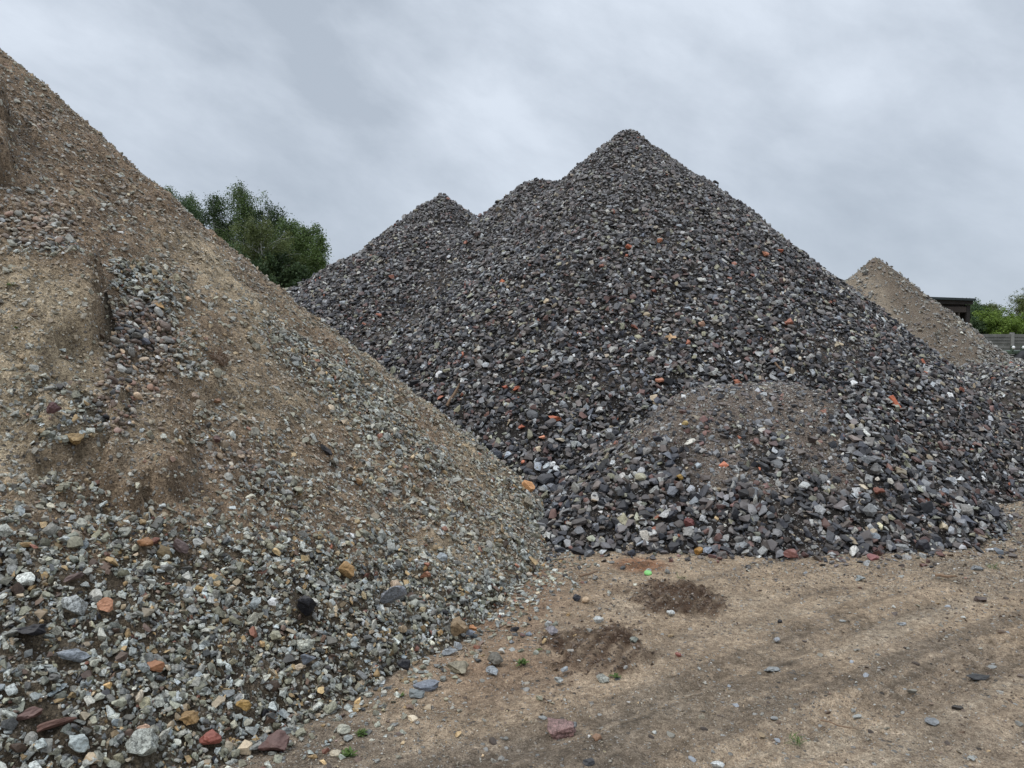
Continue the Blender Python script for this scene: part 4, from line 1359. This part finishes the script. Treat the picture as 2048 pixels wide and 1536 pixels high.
# right: bushes and trees beyond the wall
RB = [(1938, 604, 46, 2.0, 4, 'slim bluish tree rising beside the shed roof', .8, 'tree'),
      (1946, 622, 44, 2.6, 4, 'blue-green tree right of the shed', .7, 'tree'),
      (1962, 622, 47, 2.2, 2, 'dark small tree between the shed and the bright bush', .5, 'tree'),
      (1976, 618, 50, 2.2, 5, 'sparse pale-topped tree behind the bright bush', .5, 'tree'),
      (1978, 640, 40, 2.4, 3, 'bright green bush above the concrete wall, left one', .3, 'bush'),
      (2003, 648, 40, 2.6, 3, 'bright green bush above the concrete wall, middle one', .3, 'bush'),
      (2030, 656, 39, 2.6, 3, 'low yellow-green bush above the wall at the right edge', .3, 'bush'),
      (2028, 618, 58, 3.4, 5, 'rounded olive tree far behind the wall', .4, 'tree'),
      (2060, 606, 58, 4.4, 5, 'larger rounded olive tree cut by the right edge', .4, 'tree'),
      (1955, 655, 40, 2.2, 2, 'dark low bush against the wall by the shed', .3, 'bush'),
      (2100, 640, 42, 3.6, 3, 'green bush above the wall beyond the right edge', .3, 'bush')]
for i, (px, py, D, W, mi, lab, hang, cat) in enumerate(RB):
    birch(at_px(px, D), D, top_h(py, D), W, M_LF[mi], lab, 140 + i, nbr=52, leaf=.055, base=.12, bark=M_BARKD, name='tree' if cat == 'tree' else 'bush', hang=hang, group='greenery behind the concrete wall', cat=cat, per=11)


# ------------------------------------------------------------------ concrete panel wall, shed, trailer
M_CONC = plain_material('weathered_concrete', (.155, .15, .138), .9, .3, 3, .4)
M_CONCP = plain_material('pale_concrete_post', (.25, .242, .225), .9, .2, 3, .4)
M_SHED = plain_material('dark_stained_boards', (.025, .02, .018), .85, .4, 5, .4)
M_BEAM = plain_material('grey_brown_beam', (.055, .042, .036), .85, .35, 5, .4)
M_ROOF = plain_material('tarred_roof', (.022, .032, .034), .55, .3, 3, .3)
M_INT = plain_material('dark_shed_inside', (.018, .016, .015), .95, .3, 3, .2)
WY = 35.0
wall = empty('concrete_wall', (10, WY, 0))
tag(wall, 'weathered grey concrete panel wall with posts at the right edge', 'wall')
WH = top_h(668, WY)
posts = [at_px(2022, WY) + 2.05 * k for k in range(-7, 6)]
for k, xx in enumerate(posts):
    MB().box((xx - 10, 0, WH / 2 + .03), (.15, .16, WH + .06), (0, 0, 0), .01).build('post', M_CONCP, wall)
    if k < len(posts) - 1:
        b = MB(); x1 = posts[k + 1]; cx = (xx + x1) / 2 - 10; ww = x1 - xx - .155
        nrow = 4; ph = WH / nrow
        for q in range(nrow):
            b.box((cx, 0, ph * (q + .5)), (ww, .05, ph - .012))
            for rr in range(3):
                b.box((cx, -.034, ph * (q + .22 + .28 * rr)), (ww - .04, .02, ph * .13))
        b.build('panel', M_CONC, wall)

SD = 30.0
sx1 = at_px(1926, SD); ztop = top_h(594, SD)
shed = empty('shed', (sx1 - 2.5, SD, 0)); tag(shed, 'dark open-fronted wooden shed with a thin flat roof, half hidden by the pale pile', 'shed')
W2 = 2.5
b = MB(); b.box((-.12, 1.2, ztop - .05), (2 * W2 + .45, 3.5, .09), (0, .035, 0)); b.build('roof', M_ROOF, shed)
b = MB(); b.box((0, -.42, ztop - .19), (2 * W2 + .1, .05, .15), (0, .03, 0)); b.build('fascia', M_SHED, shed)
for xx in (-W2 + .07, -.3, W2 - .07):
    MB().box((xx, -.3, (ztop - .35) / 2), (.14, .14, ztop - .35)).build('post', M_SHED, shed)
MB().box((0, -.3, ztop - .52), (2 * W2 - .3, .12, .22)).build('beam', M_BEAM, shed)
MB().box((0, -.25, ztop - .26), (2 * W2 - .3, .05, .33), (0, .0, 0)).build('gable_board', M_SHED, shed)
b = MB()
for k in range(16): b.box((W2 - .02, -.1 + .18 * k, (ztop - .4) / 2), (.03, .176, ztop - .4))
b.build('side_wall', M_SHED, shed)
b = MB()
for k in range(27): b.box((-W2 + .1 + .185 * k, 2.75, (ztop - .09 - .035 * (-W2 + .1 + .185 * k)) / 2), (.184, .03, ztop - .09 - .035 * (-W2 + .1 + .185 * k)))
b.build('back_wall', M_INT, shed)
MB().box((-W2 + .01, 1.3, (ztop - .4) / 2), (.03, 2.8, ztop - .4)).build('side_wall', M_INT, shed)
MB().box((W2 - .42, -.28, (ztop - .6) / 2), (.07, .1, ztop - .6)).build('door_frame', M_BEAM, shed)

# trailer parked at the right edge: green body, two round white lamps, black tyre
M_TYRE = plain_material('black_rubber', (.018, .018, .02), .7, .3, 20, .3)
M_GREEN = plain_material('faded_green_paint', (.055, .08, .05), .5, .3, 6, .2)
M_LAMP = plain_material('white_lamp_glass', (.75, .75, .73), .25, .05, 6, .02)
TD = 24.0
tx = at_px(2046, TD)
tr = empty('farm_trailer', (tx, TD, 0)); tag(tr, 'dark green trailer with black tyre and two round white lamps at the right edge', 'trailer')
tz = top_h(706, TD)
b = MB(); b.box((.9, .5, tz + .02), (2.7, 1.2, .12), (0, 0, 0), .02); b.box((1.1, .5, tz - .25), (2.2, .9, .35), (0, 0, 0), .04); b.build('body', M_GREEN, tr)


def wheel(xx, yy, zz, rad_, parent):
    b = MB(); g = b.bm; n = 32; prof = [(.55, -.14), (.92, -.15), (1, -.09), (1, .09), (.92, .15), (.55, .14)]
    rings = []
    for k in range(n):
        a = 2 * math.pi * k / n
        rings.append([g.verts.new((math.cos(a) * pr * rad_, pw * 1.2, math.sin(a) * pr * rad_)) for pr, pw in prof])
    for k in range(n):
        for q in range(len(prof)):
            g.faces.new((rings[k][q], rings[(k + 1) % n][q], rings[(k + 1) % n][(q + 1) % len(prof)], rings[k][(q + 1) % len(prof)]))
    o = b.build('wheel', M_TYRE, parent, True); o.location = (xx, yy, zz)
    b = MB(); bmesh.ops.create_cone(b.bm, cap_ends=True, segments=24, radius1=rad_ * .56, radius2=rad_ * .5, depth=.16, matrix=Matrix.Rotation(math.pi / 2, 4, 'X'))
    b.build('rim', M_GREEN, o)


wr = tz / 2 + .08
wheel(wr * .5 - .12, -.14, wr + .03, wr, tr); wheel(1.75, -.12, wr, wr, tr)
for px_ in (2020, 2040):
    lx = at_px(px_, TD) - tx
    b = MB(); bmesh.ops.create_uvsphere(b.bm, u_segments=16, v_segments=10, radius=.045); bmesh.ops.scale(b.bm, vec=(1.1, 1, 1.2), verts=b.bm.verts)
    o = b.build('lamp', M_LAMP, tr, True); o.location = (lx, -.14, top_h(695, TD))
    MB().box((0, .06, -.03), (.05, .1, .16)).build('lamp_holder', M_GREEN, o)

# ------------------------------------------------------------------ world and sun
SUN_EL, SUN_AZ = math.radians(58), math.radians(236)
w = bpy.data.worlds.new('World'); sc.world = w; w.use_nodes = True
nt = w.node_tree; nt.nodes.clear()
out = nt.nodes.new('ShaderNodeOutputWorld'); bg = nt.nodes.new('ShaderNodeBackground')
nt.links.new(bg.outputs[0], out.inputs[0])
sky = nt.nodes.new('ShaderNodeTexSky'); sky.sky_type = 'NISHITA'; sky.sun_disc = False
sky.sun_elevation = SUN_EL; sky.sun_rotation = SUN_AZ
geo = nt.nodes.new('ShaderNodeTexCoord')
sep = nt.nodes.new('ShaderNodeSeparateXYZ'); nt.links.new(geo.outputs['Generated'], sep.inputs[0])
mp = nt.nodes.new('ShaderNodeMapping'); mp.vector_type = 'POINT'
mp.inputs['Rotation'].default_value = (0, math.radians(24), 0); mp.inputs['Scale'].default_value = (1.0, 1.0, 2.0); mp.inputs['Location'].default_value = (1.7, .35, .4)
vr = nt.nodes.new('ShaderNodeVectorRotate'); vr.rotation_type = 'Y_AXIS'; vr.inputs['Angle'].default_value = math.radians(-24)
nt.links.new(geo.outputs['Generated'], vr.inputs['Vector'])
mp.inputs['Rotation'].default_value = (0, 0, 0)
nt.links.new(vr.outputs[0], mp.inputs['Vector'])
n1 = noise_n(nt, 2.1, 3, .5, mp.outputs[0]); n2 = noise_n(nt, 5.5, 7, .6, mp.outputs[0])
for q_ in nt.nodes:
    if q_.type == 'TEX_NOISE': q_.inputs['Distortion'].default_value = .12
cl = math_n(nt, 'ADD', math_n(nt, 'MULTIPLY', n1, .66), math_n(nt, 'MULTIPLY', n2, .34))
t = ramp(nt, cl, .40, .60)
cloud = mixc(nt, t, (.49, .555, .645), (.765, .84, .945))
hor = ramp(nt, sep.outputs[2], 0.0, .3)
cloud = mixc(nt, hor, mixc(nt, .55, cloud, (.47, .54, .635)), cloud)
skys = nt.nodes.new('ShaderNodeVectorMath'); skys.operation = 'SCALE'; skys.inputs[3].default_value = .07
nt.links.new(sky.outputs[0], skys.inputs[0])
# an overcast sky is far brighter overhead than towards the horizon
over = nt.nodes.new('ShaderNodeMapRange'); over.interpolation_type = 'SMOOTHSTEP'
for i_, v_ in ((1, .42), (2, 1.0), (3, 1.0), (4, 2.5)): over.inputs[i_].default_value = v_
nt.links.new(sep.outputs[2], over.inputs[0])
fin_ = nt.nodes.new('ShaderNodeVectorMath'); fin_.operation = 'SCALE'
nt.links.new(mixc(nt, .92, skys.outputs[0], cloud), fin_.inputs[0]); nt.links.new(over.outputs[0], fin_.inputs[3])
nt.links.new(fin_.outputs[0], bg.inputs[0])
bg.inputs[1].default_value = 1.0

sd = bpy.data.lights.new('sun', 'SUN'); sd.energy = 1.5; sd.angle = math.radians(14); sd.color = (1, .97, .93)
so = bpy.data.objects.new('sun', sd); COL.objects.link(so)
dirv = Vector((math.sin(SUN_AZ) * math.cos(SUN_EL), math.cos(SUN_AZ) * math.cos(SUN_EL), math.sin(SUN_EL)))
so.rotation_euler = dirv.to_track_quat('Z', 'Y').to_euler()

sc.view_settings.view_transform = 'Standard'; sc.view_settings.look = 'None'; sc.view_settings.exposure = 0; sc.view_settings.gamma = 1
sc.cycles.max_bounces = 5; sc.cycles.diffuse_bounces = 3; sc.cycles.glossy_bounces = 2; sc.cycles.transmission_bounces = 2
